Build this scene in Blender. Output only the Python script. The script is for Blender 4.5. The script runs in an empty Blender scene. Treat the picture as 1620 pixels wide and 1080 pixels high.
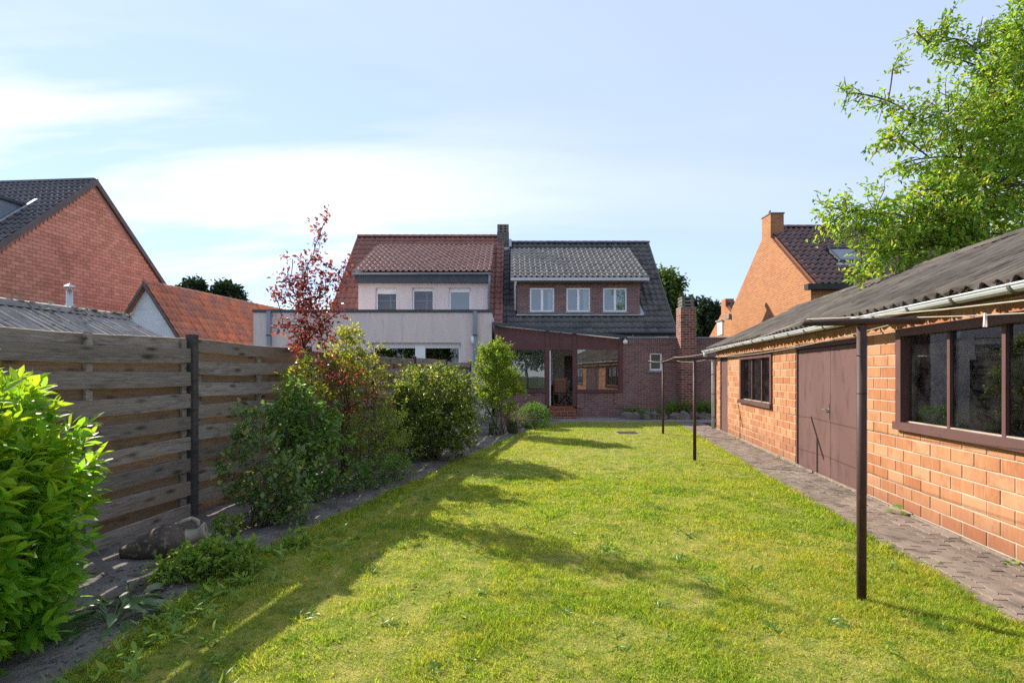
import bpy, math, random
import numpy as np
from mathutils import Vector, Matrix

random.seed(7)
RNG = np.random.default_rng(7)
C = bpy.context.scene.collection
SC = bpy.context.scene
PI = math.pi
R = math.radians

# ------------------------------------------------------------------ camera, sky, sun, exposure
F, HC = 810.0, 1.55                      # focal length in photo pixels (18 mm lens), eye height
cam_d = bpy.data.cameras.new('camera')
cam = bpy.data.objects.new('camera', cam_d); C.objects.link(cam)
cam.location = (0, 0, HC); cam.rotation_euler = (PI / 2, 0, 0)
cam_d.lens = 18.0; cam_d.sensor_width = 36.0; cam_d.shift_y = 52 / 1620.0
cam_d.clip_start = 0.05; cam_d.clip_end = 2000
SC.camera = cam

SUN_DIR = Vector((-0.64, 0.533, 0.553)).normalized()      # towards the sun: left, beyond the houses
world = bpy.data.worlds.new('World'); SC.world = world; world.use_nodes = True
wn = world.node_tree; wn.nodes.clear()
def wnode(t, **kw):
    n = wn.nodes.new(t)
    for k, v in kw.items(): setattr(n, k, v)
    return n
sky = wnode('ShaderNodeTexSky', sky_type='NISHITA', sun_disc=False)
sky.sun_elevation = math.asin(SUN_DIR.z); sky.sun_rotation = math.atan2(SUN_DIR.x, SUN_DIR.y)
sky.air_density = 1.0; sky.dust_density = 0.0; sky.ozone_density = 4.5
tc = wnode('ShaderNodeTexCoord')
sep = wnode('ShaderNodeSeparateXYZ'); wn.links.new(tc.outputs['Generated'], sep.inputs[0])
def wmath(op, a, b=0.0, c=None):
    n = wnode('ShaderNodeMath', operation=op)
    for i, v in enumerate((a, b) if c is None else (a, b, c)):
        if isinstance(v, (int, float)): n.inputs[i].default_value = v
        else: wn.links.new(v, n.inputs[i])
    return n.outputs[0]
zz = wmath('ADD', wmath('MAXIMUM', sep.outputs['Z'], 0.0), 0.16)
comb = wnode('ShaderNodeCombineXYZ')
wn.links.new(wmath('DIVIDE', sep.outputs['X'], zz), comb.inputs[0])
wn.links.new(wmath('DIVIDE', sep.outputs['Y'], zz), comb.inputs[1])
mp = wnode('ShaderNodeMapping'); mp.inputs['Rotation'].default_value = (0, 0, R(-24)); mp.inputs['Scale'].default_value = (0.55, 1.5, 1)
mp.inputs['Location'].default_value = (0.6, 1.1, 0)
wn.links.new(comb.outputs[0], mp.inputs[0])
nz = wnode('ShaderNodeTexNoise'); nz.inputs['Scale'].default_value = 0.85; nz.inputs['Detail'].default_value = 7; nz.inputs['Roughness'].default_value = 0.55; nz.inputs['Distortion'].default_value = 0.6
wn.links.new(mp.outputs[0], nz.inputs['Vector'])
cr = wnode('ShaderNodeValToRGB'); cr.color_ramp.elements[0].position = 0.43; cr.color_ramp.elements[1].position = 0.64
wn.links.new(nz.outputs['Fac'], cr.inputs[0])
# thin cirrus is brighter on the sunward side of the sky
vm = wnode('ShaderNodeVectorMath', operation='DOT_PRODUCT'); wn.links.new(tc.outputs['Generated'], vm.inputs[0]); vm.inputs[1].default_value = SUN_DIR
sunward = wmath('MAXIMUM', vm.outputs['Value'], 0.0)
fac = wmath('MULTIPLY', cr.outputs[0], wmath('MULTIPLY_ADD', wmath('POWER', sunward, 4.0), 1.35, 0.10))
low = wnode('ShaderNodeMapRange'); low.inputs['From Min'].default_value = 0.0; low.inputs['From Max'].default_value = 0.12
wn.links.new(sep.outputs['Z'], low.inputs['Value'])
fac = wmath('MULTIPLY', fac, low.outputs[0])
high = wnode('ShaderNodeMapRange'); high.inputs['From Min'].default_value = 0.48; high.inputs['From Max'].default_value = 0.34; high.inputs['To Min'].default_value = 0.18
wn.links.new(sep.outputs['Z'], high.inputs['Value'])
fac = wmath('MULTIPLY', fac, high.outputs[0])
hz = wnode('ShaderNodeMix', data_type='RGBA'); hz.inputs['Factor'].default_value = 0.74      # thin high veil over the whole sky
wn.links.new(sky.outputs[0], hz.inputs['A']); hz.inputs['B'].default_value = (2.2, 2.54, 3.34, 1)
mixc = wnode('ShaderNodeMix', data_type='RGBA')
wn.links.new(wmath('MINIMUM', fac, 0.95), mixc.inputs['Factor'])
wn.links.new(hz.outputs['Result'], mixc.inputs['A']); mixc.inputs['B'].default_value = (4.0, 3.95, 3.9, 1)
bg = wnode('ShaderNodeBackground'); bg.inputs['Strength'].default_value = 0.12
wn.links.new(mixc.outputs['Result'], bg.inputs[0])
wo = wnode('ShaderNodeOutputWorld'); wn.links.new(bg.outputs[0], wo.inputs[0])

sl = bpy.data.lights.new('sun', 'SUN'); sl.energy = 3.4; sl.angle = R(0.53); sl.color = (1.0, 0.92, 0.80)
sun = bpy.data.objects.new('sun', sl); C.objects.link(sun)
sun.rotation_euler = (-SUN_DIR).to_track_quat('-Z', 'Y').to_euler(); sun.location = (-20, 15, 20)

SC.view_settings.view_transform = 'Standard'; SC.view_settings.look = 'None'
SC.view_settings.exposure = 1.4; SC.view_settings.gamma = 1.0; SC.view_settings.use_curve_mapping = False
SC.render.engine = 'CYCLES'
SC.cycles.max_bounces = 8; SC.cycles.transparent_max_bounces = 16; SC.cycles.caustics_reflective = False; SC.cycles.caustics_refractive = False
try: SC.cycles.use_denoising = False
except Exception: pass

# ------------------------------------------------------------------ frames
TH = math.atan(131 / F)                   # the garden runs 9 degrees to the right of the houses' normal
ST, CT, TT = math.sin(TH), math.cos(TH), math.tan(TH)
def gp(px, py):                           # ground point seen at a photo pixel
    Z = F * HC / (py - 592.0); return ((px - 810) / F * Z, Z)
def wp(px, py, Z):                        # point at distance Z
    return ((px - 810) / F * Z, Z, HC + (592 - py) / F * Z)
def gx(x0, Z): return x0 + Z * TT         # x of a garden-parallel line

# ------------------------------------------------------------------ mesh helpers
def link(o, parent=None):
    C.objects.link(o)
    if parent is not None: o.parent = parent
    return o
def tag(o, label=None, cat=None, group=None, kind=None):
    if label: o['label'] = label
    if cat: o['category'] = cat
    if group: o['group'] = group
    if kind: o['kind'] = kind
    return o
def empty(name, loc, rz=0.0, label=None, cat=None, group=None):
    o = bpy.data.objects.new(name, None); o.location = loc; o.rotation_euler = (0, 0, rz); o.empty_display_size = 0.2
    link(o); return tag(o, label, cat, group)
def np_mesh(name, v, f, smooth=False):
    v = np.asarray(v, np.float32); f = np.asarray(f, np.int32)
    me = bpy.data.meshes.new(name); m, k = f.shape
    me.vertices.add(len(v)); me.vertices.foreach_set('co', v.ravel())
    me.loops.add(m * k); me.loops.foreach_set('vertex_index', f.ravel())
    me.polygons.add(m); me.polygons.foreach_set('loop_start', np.arange(0, m * k, k, dtype=np.int32))
    me.update(calc_edges=True)
    if smooth: me.polygons.foreach_set('use_smooth', np.ones(m, bool))
    return me
def np_obj(name, v, f, m, parent=None, smooth=False, kind=None):
    me = np_mesh(name, v, f, smooth); me.materials.append(m)
    o = link(bpy.data.objects.new(name, me), parent)
    if kind: o['kind'] = kind
    return o

class MB:
    def __init__(s): s.v = []; s.f = []
    def add(s, vs, fs):
        b = len(s.v); s.v += [tuple(p) for p in vs]; s.f += [tuple(i + b for i in q) for q in fs]; return s
    def box(s, x0, x1, y0, y1, z0, z1):
        return s.add([(x0,y0,z0),(x1,y0,z0),(x1,y1,z0),(x0,y1,z0),(x0,y0,z1),(x1,y0,z1),(x1,y1,z1),(x0,y1,z1)],
                     [(0,3,2,1),(4,5,6,7),(0,1,5,4),(1,2,6,5),(2,3,7,6),(3,0,4,7)])
    def quad(s, a, b, c, d): return s.add([a, b, c, d], [(0, 1, 2, 3)])
    def prism(s, poly, axis, a, b):        # poly: list of 2d points; extruded along axis from a to b
        def P(p, t):
            if axis == 'x': return (t, p[0], p[1])
            if axis == 'y': return (p[0], t, p[1])
            return (p[0], p[1], t)
        n = len(poly); vs = [P(p, a) for p in poly] + [P(p, b) for p in poly]
        fs = [tuple(range(n)), tuple(range(2 * n - 1, n - 1, -1))] + [(i, i + n, (i + 1) % n + n, (i + 1) % n) for i in range(n)]
        return s.add(vs, fs)
    def tube(s, pts, rad, sides=6, cap=True):
        pts = [Vector(p) for p in pts]; n = len(pts)
        if not isinstance(rad, (list, tuple)): rad = [rad] * n
        ref = None; vs = []
        for i, p in enumerate(pts):
            t = (pts[min(i + 1, n - 1)] - pts[max(i - 1, 0)])
            t = t.normalized() if t.length > 1e-9 else Vector((0, 0, 1))
            if ref is None: ref = Vector((1, 0, 0)) if abs(t.x) < 0.8 else Vector((0, 1, 0))
            a = (ref - t * ref.dot(t)).normalized(); ref = a; b = t.cross(a)
            for k in range(sides):
                w = 2 * PI * k / sides; vs.append(p + (a * math.cos(w) + b * math.sin(w)) * rad[i])
        fs = [(i * sides + k, i * sides + (k + 1) % sides, (i + 1) * sides + (k + 1) % sides, (i + 1) * sides + k) for i in range(n - 1) for k in range(sides)]
        if cap: fs += [tuple(range(sides - 1, -1, -1)), tuple(range((n - 1) * sides, n * sides))]
        return s.add(vs, fs)
    def lathe(s, prof, o=(0, 0, 0), sides=16, mat=None):
        vs = []
        for r, z in prof:
            for k in range(sides):
                w = 2 * PI * k / sides; p = Vector((r * math.cos(w), r * math.sin(w), z))
                if mat: p = mat @ p
                vs.append(p + Vector(o))
        n = len(prof)
        fs = [(i * sides + k, i * sides + (k + 1) % sides, (i + 1) * sides + (k + 1) % sides, (i + 1) * sides + k) for i in range(n - 1) for k in range(sides)]
        return s.add(vs, fs)
    def build(s, name, m, parent=None, smooth=False, kind=None):
        me = bpy.data.meshes.new(name); me.from_pydata(s.v, [], s.f); me.update()
        if smooth: me.polygons.foreach_set('use_smooth', np.ones(len(me.polygons), bool))
        me.materials.append(m)
        o = link(bpy.data.objects.new(name, me), parent)
        if kind: o['kind'] = kind
        return o
def box(name, m, parent, *b): return MB().box(*b).build(name, m, parent)
def holed_wall(mb, x0, x1, z0, z1, holes, y0, y1, top=None):
    """wall in the local xz plane, front at y0, back at y1; holes = (xa, xb, za, zb)"""
    xs = sorted({x0, x1} | {h[0] for h in holes} | {h[1] for h in holes}); zs = sorted({z0, z1} | {h[2] for h in holes} | {h[3] for h in holes})
    xs = [x for x in xs if x0 <= x <= x1]; zs = [z for z in zs if z0 <= z <= z1]
    def solid(i, j):
        if i < 0 or j < 0 or i >= len(xs) - 1 or j >= len(zs) - 1: return False
        cx, cz = (xs[i] + xs[i+1]) / 2, (zs[j] + zs[j+1]) / 2
        return not any(h[0] < cx < h[1] and h[2] < cz < h[3] for h in holes)
    for i in range(len(xs) - 1):
        for j in range(len(zs) - 1):
            if not solid(i, j): continue
            a, b, c, d = xs[i], xs[i+1], zs[j], zs[j+1]
            mb.quad((a,y0,c),(b,y0,c),(b,y0,d),(a,y0,d)); mb.quad((b,y1,c),(a,y1,c),(a,y1,d),(b,y1,d))
            if not solid(i-1, j): mb.quad((a,y1,c),(a,y0,c),(a,y0,d),(a,y1,d))
            if not solid(i+1, j): mb.quad((b,y0,c),(b,y1,c),(b,y1,d),(b,y0,d))
            if not solid(i, j-1): mb.quad((a,y1,c),(b,y1,c),(b,y0,c),(a,y0,c))
            if not solid(i, j+1): mb.quad((a,y0,d),(b,y0,d),(b,y1,d),(a,y1,d))
    return mb

# ------------------------------------------------------------------ materials
class NT:
    def __init__(s, name):
        s.m = bpy.data.materials.new(name); s.m.use_nodes = True; s.t = s.m.node_tree; s.t.nodes.clear()
        s.out = s.t.nodes.new('ShaderNodeOutputMaterial')
    def n(s, typ, ins=None, **at):
        n = s.t.nodes.new('ShaderNode' + typ)
        for k, v in at.items(): setattr(n, k, v)
        for k, v in (ins or {}).items(): s.put(n.inputs[k], v)
        return n
    def put(s, sock, v):
        if hasattr(v, 'is_linked') or hasattr(v, 'links'): s.t.links.new(v, sock)
        elif isinstance(v, (tuple, list)) and len(v) == 3 and sock.type == 'RGBA': sock.default_value = (*v, 1)
        else: sock.default_value = v
    def math(s, op, a, b=0.0, clamp=False): return s.n('Math', {0: a, 1: b}, operation=op, use_clamp=clamp).outputs[0]
    def mix(s, f, a, b, mode='MIX'):
        n = s.n('Mix', None, data_type='RGBA', blend_type=mode)
        s.put(n.inputs['Factor'], f); s.put(n.inputs['A'], a); s.put(n.inputs['B'], b); return n.outputs['Result']
    def coords(s, kind='Object', scale=(1, 1, 1)):
        v = s.n('NewGeometry').outputs['Position'] if kind == 'World' else s.n('TexCoord').outputs[kind]
        return s.n('Mapping', {'Vector': v, 'Scale': scale}).outputs[0]
    def noise(s, vec, scale, detail=4, rough=0.55, dist=0.0):
        return s.n('TexNoise', {'Vector': vec, 'Scale': scale, 'Detail': detail, 'Roughness': rough, 'Distortion': dist}).outputs['Fac']
    def ramp(s, f, lo, hi): return s.n('MapRange', {'Value': f, 'From Min': lo, 'From Max': hi}).outputs[0]
    def rnd(s):
        return s.math('FRACT', s.math('ADD', s.n('NewGeometry').outputs['Random Per Island'], s.n('ObjectInfo').outputs['Random']))
    def bump(s, h, strength, dist=0.01): return s.n('Bump', {'Height': h, 'Strength': strength, 'Distance': dist}).outputs[0]
    def principled(s, col, rough=0.7, spec=0.3, metal=0.0, normal=None):
        d = {'Base Color': col, 'Roughness': rough, 'Specular IOR Level': spec, 'Metallic': metal}
        if normal is not None: d['Normal'] = normal
        return s.n('BsdfPrincipled', d).outputs[0]
    def done(s, sh): s.t.links.new(sh, s.out.inputs[0]); return s.m

def pmat(name, c1, c2, scale=3.0, detail=5, rough=0.75, bump=0.2, bscale=60, spec=0.25, metal=0.0, vary=0.0, stretch=(1,1,1), c3=None, coords='Object', lo=0.35, hi=0.65, c3lo=0.58, c3hi=0.7, bd=0.004):
    t = NT(name); vec = t.coords(coords, stretch)
    col = t.mix(t.ramp(t.noise(vec, scale, detail), lo, hi), c1, c2)
    if c3 is not None: col = t.mix(t.ramp(t.noise(vec, scale * 2.7 + 0.31, detail), c3lo, c3hi), col, c3)
    if vary:
        hv = t.n('HueSaturation', {'Color': col, 'Value': t.math('ADD', t.math('MULTIPLY', t.rnd(), vary), 1 - vary / 2)}); col = hv.outputs[0]
    nm = t.bump(t.noise(vec, bscale, 4, 0.6), bump, bd) if bump else None
    return t.done(t.principled(col, rough, spec, metal, nm))

def leafmat(name, cols, trans=0.4, rough=0.45, spec=0.35, tcol=1.7, patch=None):
    t = NT(name); r = t.rnd(); rp = t.n('ValToRGB', {'Fac': r})
    el = rp.color_ramp.elements
    el[0].color = (*cols[0], 1); el[1].color = (*cols[-1], 1)
    for i, c in enumerate(cols[1:-1]):
        e = el.new((i + 1) / (len(cols) - 1)); e.color = (*c, 1)
    col = rp.outputs[0]
    if patch:
        w = t.coords('World'); col = t.mix(t.ramp(t.noise(w, patch[1], 3), 0.42, 0.62), col, patch[0])
    nm = None
    p = t.principled(col, rough, spec, 0, nm)
    tc_ = t.mix(1.0, col, (tcol * 1.05, tcol, tcol * 0.55), 'MULTIPLY')
    tr = t.n('BsdfTranslucent', {'Color': tc_}).outputs[0]
    return t.done(t.n('MixShader', {0: trans, 1: p, 2: tr}).outputs[0])

def brickmat(name, ca, cb, mortar, bw=0.21, bh=0.065, joint=0.012, blotch=None, bump=0.6, rough=0.85, lump=0.5):
    """fine far-off brickwork: bonded courses on walls facing x or y (object space)"""
    t = NT(name); o = t.n('TexCoord').outputs['Object']; s = t.n('SeparateXYZ', {0: o})
    v = t.n('CombineXYZ', {0: t.math('ADD', s.outputs[0], s.outputs[1]), 1: s.outputs[2], 2: 0.0}).outputs[0]
    b = t.n('TexBrick', {'Vector': v, 'Color1': ca, 'Color2': cb, 'Mortar': mortar, 'Scale': 1.0, 'Mortar Size': joint / 2, 'Mortar Smooth': 0.2, 'Bias': 0.0, 'Brick Width': bw + joint, 'Row Height': bh + joint})
    col = b.outputs['Color']
    if blotch: col = t.mix(t.math('MULTIPLY', t.ramp(t.noise(o, blotch[1], 5, 0.6), 0.5, 0.72), blotch[2]), col, blotch[0])
    col = t.n('HueSaturation', {'Color': col, 'Value': t.math('ADD', t.math('MULTIPLY', t.noise(o, 1.3, 6, 0.65), lump), 1.0 - lump / 2)}).outputs[0]
    h = t.math('ADD', t.math('MULTIPLY', b.outputs['Fac'], -1.0), t.math('MULTIPLY', t.noise(o, 45, 3), 0.3))
    return t.done(t.principled(col, rough, 0.2, 0, t.bump(h, bump, 0.008)))

def glassmat(name, refl=0.10, tint=(0.9, 0.95, 0.95), dust=0.0, ior=1.5):
    t = NT(name)
    fr = t.math('ADD', t.math('MULTIPLY', t.n('Fresnel', {'IOR': ior}).outputs[0], 1.6), refl, True)
    vec = t.coords('Object'); nm = t.bump(t.noise(vec, 1.2, 2), 0.04, 0.02)
    sh = t.n('MixShader', {0: fr, 1: t.n('BsdfTransparent', {'Color': tint}).outputs[0], 2: t.n('BsdfGlossy', {'Color': (0.95, 0.97, 1.0), 'Roughness': 0.01, 'Normal': nm}).outputs[0]}).outputs[0]
    if dust:
        sp = t.ramp(t.noise(vec, 90, 2, 0.5), 0.66, 0.72); cl = t.ramp(t.noise(vec, 4.0, 5, 0.65), 0.40, 0.75)
        d = t.math('MULTIPLY', t.math('ADD', t.math('MULTIPLY', cl, 0.35), t.math('MULTIPLY', sp, 0.8)), dust, True)
        sh = t.n('MixShader', {0: d, 1: sh, 2: t.n('BsdfDiffuse', {'Color': (0.45, 0.46, 0.44)}).outputs[0]}).outputs[0]
    return t.done(sh)

M = {}
M['soil'] = pmat('soil', (0.125, 0.103, 0.088), (0.24, 0.21, 0.18), 2.2, 8, 0.95, 0.8, 45, 0.1, c3=(0.085, 0.075, 0.055), coords='World', bd=0.02)
M['thatch'] = pmat('lawn_thatch', (0.15, 0.19, 0.03), (0.36, 0.31, 0.08), 6.0, 8, 0.95, 0.8, 70, 0.1, c3=(0.07, 0.09, 0.015), coords='World', bd=0.02)
M['far_ground'] = pmat('far_ground', (0.06, 0.09, 0.025), (0.10, 0.10, 0.05), 0.3, 6, 0.95, 0.3, 8, 0.1, coords='World')
M['concrete'] = pmat('concrete', (0.22, 0.20, 0.175), (0.30, 0.275, 0.24), 2.5, 7, 0.9, 0.4, 50, 0.2, c3=(0.14, 0.13, 0.11), coords='World')
def grassmat():
    t = NT('grass_blades'); w = t.coords('World'); r = t.rnd()
    rp = t.n('ValToRGB', {'Fac': r}); el = rp.color_ramp.elements
    el[0].color = (0.075, 0.155, 0.016, 1); el[1].color = (0.50, 0.55, 0.055, 1); e = el.new(0.35); e.color = (0.18, 0.28, 0.025, 1); e = el.new(0.75); e.color = (0.35, 0.43, 0.036, 1)
    big = t.noise(w, 0.7, 4, 0.6, 0.5); sm = t.noise(w, 4.5, 5, 0.7); fine = t.noise(w, 13.0, 3, 0.6)
    m = t.math('ADD', t.math('ADD', t.math('MULTIPLY', big, 0.40), t.math('MULTIPLY', sm, 0.38)), t.math('MULTIPLY', fine, 0.22))
    dry = t.ramp(m, 0.455, 0.575)
    col = t.mix(t.math('MULTIPLY', dry, t.math('ADD', t.math('MULTIPLY', r, 0.45), 0.30)), rp.outputs[0], (0.58, 0.47, 0.085))
    straw = t.ramp(t.noise(w, 3.1, 6, 0.75), 0.60, 0.70)
    col = t.mix(t.math('MULTIPLY', straw, 0.75), col, (0.58, 0.43, 0.18))
    lush = t.ramp(t.noise(w, 2.2, 5, 0.7), 0.55, 0.66)
    col = t.mix(t.math('MULTIPLY', lush, 0.8), col, (0.09, 0.185, 0.02))
    p = t.principled(col, 0.5, 0.3); tr = t.n('BsdfTranslucent', {'Color': t.mix(1.0, col, (1.6, 1.7, 0.8), 'MULTIPLY')}).outputs[0]
    return t.done(t.n('MixShader', {0: 0.45, 1: p, 2: tr}).outputs[0])
M['grass'] = grassmat()
def shedbrick():
    t = NT('hollow_orange_brick'); r = t.rnd(); vec = t.coords('World')
    rp = t.n('ValToRGB', {'Fac': r}); el = rp.color_ramp.elements
    el[0].color = (0.345, 0.135, 0.058, 1); el[1].color = (0.46, 0.245, 0.13, 1); e = el.new(0.45); e.color = (0.40, 0.178, 0.082, 1)
    st = t.noise(t.coords('World', (14, 14, 1.2)), 3.0, 5, 0.6)
    col = t.mix(t.math('MULTIPLY', t.ramp(st, 0.45, 0.7), 0.45), rp.outputs[0], (0.48, 0.28, 0.155))
    col = t.mix(t.math('MULTIPLY', t.ramp(t.noise(vec, 3.5, 7, 0.75), 0.50, 0.68), 0.6), col, (0.26, 0.085, 0.042))
    z = t.n('SeparateXYZ', {0: t.n('NewGeometry').outputs['Position']}).outputs[2]
    damp = t.math('MULTIPLY', t.ramp(t.math('ADD', z, t.math('MULTIPLY', t.noise(vec, 1.1, 5), 0.35)), 0.62, 0.18), 0.7)
    col = t.mix(damp, col, (0.185, 0.078, 0.05))
    n = t.bump(t.math('ADD', t.noise(t.coords('World', (40, 40, 3)), 2.0, 4), t.math('MULTIPLY', t.noise(vec, 120, 3), 0.5)), 0.35, 0.004)
    return t.done(t.principled(col, 0.85, 0.2, 0, n))
M['shed_brick'] = shedbrick()
M['mortar'] = pmat('mortar', (0.50, 0.415, 0.33), (0.36, 0.29, 0.225), 4, 6, 0.95, 0.5, 90, 0.1, coords='World')
M['gable_brick'] = pmat('gable_block_brick', (0.62, 0.29, 0.205), (0.54, 0.235, 0.16), 0.6, 5, 0.9, 0.3, 60, 0.15, vary=0.34, c3=(0.48, 0.21, 0.15), coords='World')
M['gable_mortar'] = pmat('gable_mortar', (0.46, 0.25, 0.19), (0.38, 0.20, 0.155), 2, 5, 0.95, 0.3, 60, 0.1)
M['brown_brick'] = brickmat('brown_brickwork', (0.27, 0.125, 0.11), (0.15, 0.09, 0.09), (0.36, 0.31, 0.29), blotch=((0.30, 0.255, 0.24), 1.1, 0.35))
M['grey_brick'] = brickmat('grey_brown_brickwork', (0.13, 0.10, 0.09), (0.075, 0.062, 0.058), (0.30, 0.27, 0.25), joint=0.018)
M['red_brick'] = brickmat('chimney_brickwork', (0.29, 0.095, 0.056), (0.10, 0.04, 0.033), (0.40, 0.33, 0.29), joint=0.018)
M['orange_brick'] = brickmat('orange_brickwork', (0.40, 0.165, 0.062), (0.29, 0.11, 0.042), (0.46, 0.28, 0.165), blotch=((0.36, 0.14, 0.055), 0.8, 0.4), joint=0.02, lump=0.3, bump=0.35)
M['white_brick'] = brickmat('white_painted_brickwork', (0.78, 0.79, 0.80), (0.72, 0.73, 0.75), (0.62, 0.63, 0.65), bump=0.5)
M['stucco'] = pmat('lilac_stucco', (0.66, 0.56, 0.525), (0.73, 0.62, 0.58), 1.3, 6, 0.95, 0.5, 140, 0.15, bd=0.003, stretch=(2.5, 2.5, .35), c3=(0.56, 0.48, 0.45), c3lo=.56, c3hi=.8)
def tilemat(name, cols, gloss=0.45, moss=None, spec=0.45):
    t = NT(name); r = t.rnd(); rp = t.n('ValToRGB', {'Fac': r}); el = rp.color_ramp.elements
    el[0].color = (*cols[0], 1); el[1].color = (*cols[-1], 1)
    for i, c in enumerate(cols[1:-1]): e = el.new((i + 1) / (len(cols) - 1)); e.color = (*c, 1)
    vec = t.coords('World'); col = rp.outputs[0]
    if moss: col = t.mix(t.math('MULTIPLY', t.ramp(t.noise(vec, moss[1], 6, 0.65), 0.46, 0.66), moss[2]), col, moss[0])
    return t.done(t.principled(col, gloss, spec, 0, t.bump(t.noise(vec, 60, 3), 0.25, 0.004)))
M['tile_red_dormer'] = tilemat('sunlit_dormer_tile', [(0.38, 0.19, 0.14), (0.48, 0.25, 0.185), (0.42, 0.21, 0.155)], 0.34, ((0.36, 0.23, 0.18), 0.9, 0.5), 0.6)  # brighter copy of the red roof tile, sunshine put into its colour
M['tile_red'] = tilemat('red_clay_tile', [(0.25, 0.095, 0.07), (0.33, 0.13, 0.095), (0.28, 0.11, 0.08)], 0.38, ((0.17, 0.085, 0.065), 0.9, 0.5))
M['tile_black'] = tilemat('black_tile', [(0.055, 0.050, 0.049), (0.125, 0.115, 0.11), (0.085, 0.078, 0.075)], 0.5, ((0.13, 0.115, 0.10), 1.1, 0.5))
M['tile_weathered_lit'] = tilemat('weathered_lit_dormer_tile', [(0.26, 0.225, 0.19), (0.39, 0.335, 0.285), (0.32, 0.275, 0.23)], 0.40, ((0.38, 0.32, 0.25), 1.3, 0.5))  # greyed tile, its colour also brightened to stand for sun on the dormer
M['tile_brown'] = tilemat('brown_tile', [(0.115, 0.048, 0.034), (0.19, 0.075, 0.05), (0.085, 0.04, 0.033)], 0.32, ((0.22, 0.08, 0.045), 0.8, 0.5), 0.9)
M['tile_orange'] = tilemat('orange_clay_tile', [(0.46, 0.145, 0.07), (0.58, 0.20, 0.09), (0.38, 0.13, 0.075), (0.30, 0.125, 0.085)], 0.6, ((0.28, 0.15, 0.125), 0.9, 0.75))
M['tile_slate'] = tilemat('dark_slate_tile', [(0.05, 0.043, 0.045), (0.085, 0.07, 0.07)], 0.30, None, 0.9)
M['fibre_cement'] = pmat('mossy_fibre_cement', (0.07, 0.06, 0.051), (0.135, 0.117, 0.10), 1.6, 9, 0.95, 0.35, 40, 0.15, c3=(0.045, 0.036, 0.027), vary=0.25, coords='World', c3lo=0.52, c3hi=0.70, bd=0.008)
M['fibre_cement_pale'] = pmat('pale_fibre_cement', (0.24, 0.215, 0.19), (0.34, 0.305, 0.27), 4, 8, 0.9, 0.5, 40, 0.2, c3=(0.12, 0.085, 0.06), coords='World', vary=0.15, bd=0.01)
M['moss'] = pmat('dry_moss', (0.035, 0.026, 0.015), (0.085, 0.06, 0.03), 9, 6, 1.0, 0.8, 60, 0.05, c3=(0.06, 0.065, 0.02), coords='World', bd=0.02)
M['moss_pale'] = pmat('pale_lichen', (0.30, 0.23, 0.15), (0.42, 0.36, 0.27), 9, 6, 1.0, 0.8, 60, 0.05, c3=(0.2, 0.14, 0.08), coords='World', bd=0.02)
def woodmat(name, c1, c2, c3, knots=True):
    t = NT(name); o = t.n('TexCoord').outputs['Object']; r = t.n('ObjectInfo').outputs['Random']
    off = t.n('CombineXYZ', {0: t.math('MULTIPLY', r, 37.0), 1: t.math('MULTIPLY', r, 11.0), 2: t.math('MULTIPLY', r, 23.0)}).outputs[0]
    v = t.n('VectorMath', {0: o, 1: off}, operation='ADD').outputs[0]
    g = t.noise(t.n('Mapping', {'Vector': v, 'Scale': (3.0, 8, 34)}).outputs[0], 3.0, 7, 0.7, 1.2)
    b = t.noise(t.n('Mapping', {'Vector': v, 'Scale': (1.0, 3, 3)}).outputs[0], 1.6, 4)
    col = t.mix(t.ramp(g, 0.35, 0.68), c1, c2); col = t.mix(t.ramp(b, 0.45, 0.68), col, c3); st = t.noise(t.n('Mapping', {'Vector': v, 'Scale': (4.0, 3, 8)}).outputs[0], 1.6, 6, 0.7); col = t.mix(t.math('MULTIPLY', t.ramp(st, 0.52, 0.68), 0.6), col, tuple(x * 0.45 for x in c1))
    if knots:
        k = t.n('TexVoronoi', {'Vector': t.n('Mapping', {'Vector': v, 'Scale': (6.5, 4, 9)}).outputs[0], 'Scale': 1.0}).outputs['Distance']
        col = t.mix(t.math('MULTIPLY', t.ramp(k, 0.26, 0.08), 0.85), col, tuple(x * 0.35 for x in c1))
    col = t.n('HueSaturation', {'Color': col, 'Value': t.math('ADD', t.math('MULTIPLY', r, 0.5), 0.75)}).outputs[0]
    return t.done(t.principled(col, 0.85, 0.2, 0, t.bump(g, 0.5, 0.004)))
M['wood_grey'] = woodmat('weathered_grey_wood', (0.13, 0.108, 0.088), (0.41, 0.355, 0.30), (0.27, 0.215, 0.16))
M['wood_brown'] = woodmat('brown_wood', (0.17, 0.12, 0.075), (0.33, 0.24, 0.16), (0.20, 0.145, 0.10))
M['wood_dark'] = woodmat('dark_stained_wood', (0.04, 0.035, 0.032), (0.12, 0.108, 0.098), (0.07, 0.058, 0.048), False)
M['maroon'] = pmat('maroon_paint', (0.10, 0.048, 0.044), (0.125, 0.06, 0.055), 3, 5, 0.5, 0.15, 60, 0.4, c3=(0.08, 0.042, 0.038))
M['maroon_door'] = pmat('matt_maroon_door_paint', (0.125, 0.066, 0.061), (0.145, 0.078, 0.071), 1.8, 8, 0.55, 0.1, 30, 0.35, c3=(0.092, 0.05, 0.046), stretch=(1.5, 1, 0.5), c3lo=.52)
M['maroon_dark'] = pmat('dark_maroon_board', (0.115, 0.044, 0.046), (0.14, 0.056, 0.058), 3, 4, 0.5, 0.1, 60, 0.35)
M['post_brown'] = pmat('brown_painted_steel', (0.05, 0.028, 0.024), (0.07, 0.038, 0.031), 8, 6, 0.6, 0.3, 60, 0.3, c3=(0.09, 0.043, 0.028), bd=0.002)
M['white_pvc'] = pmat('white_frame', (0.86, 0.86, 0.86), (0.89, 0.89, 0.89), 3, 3, 0.35, 0.0)
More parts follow.
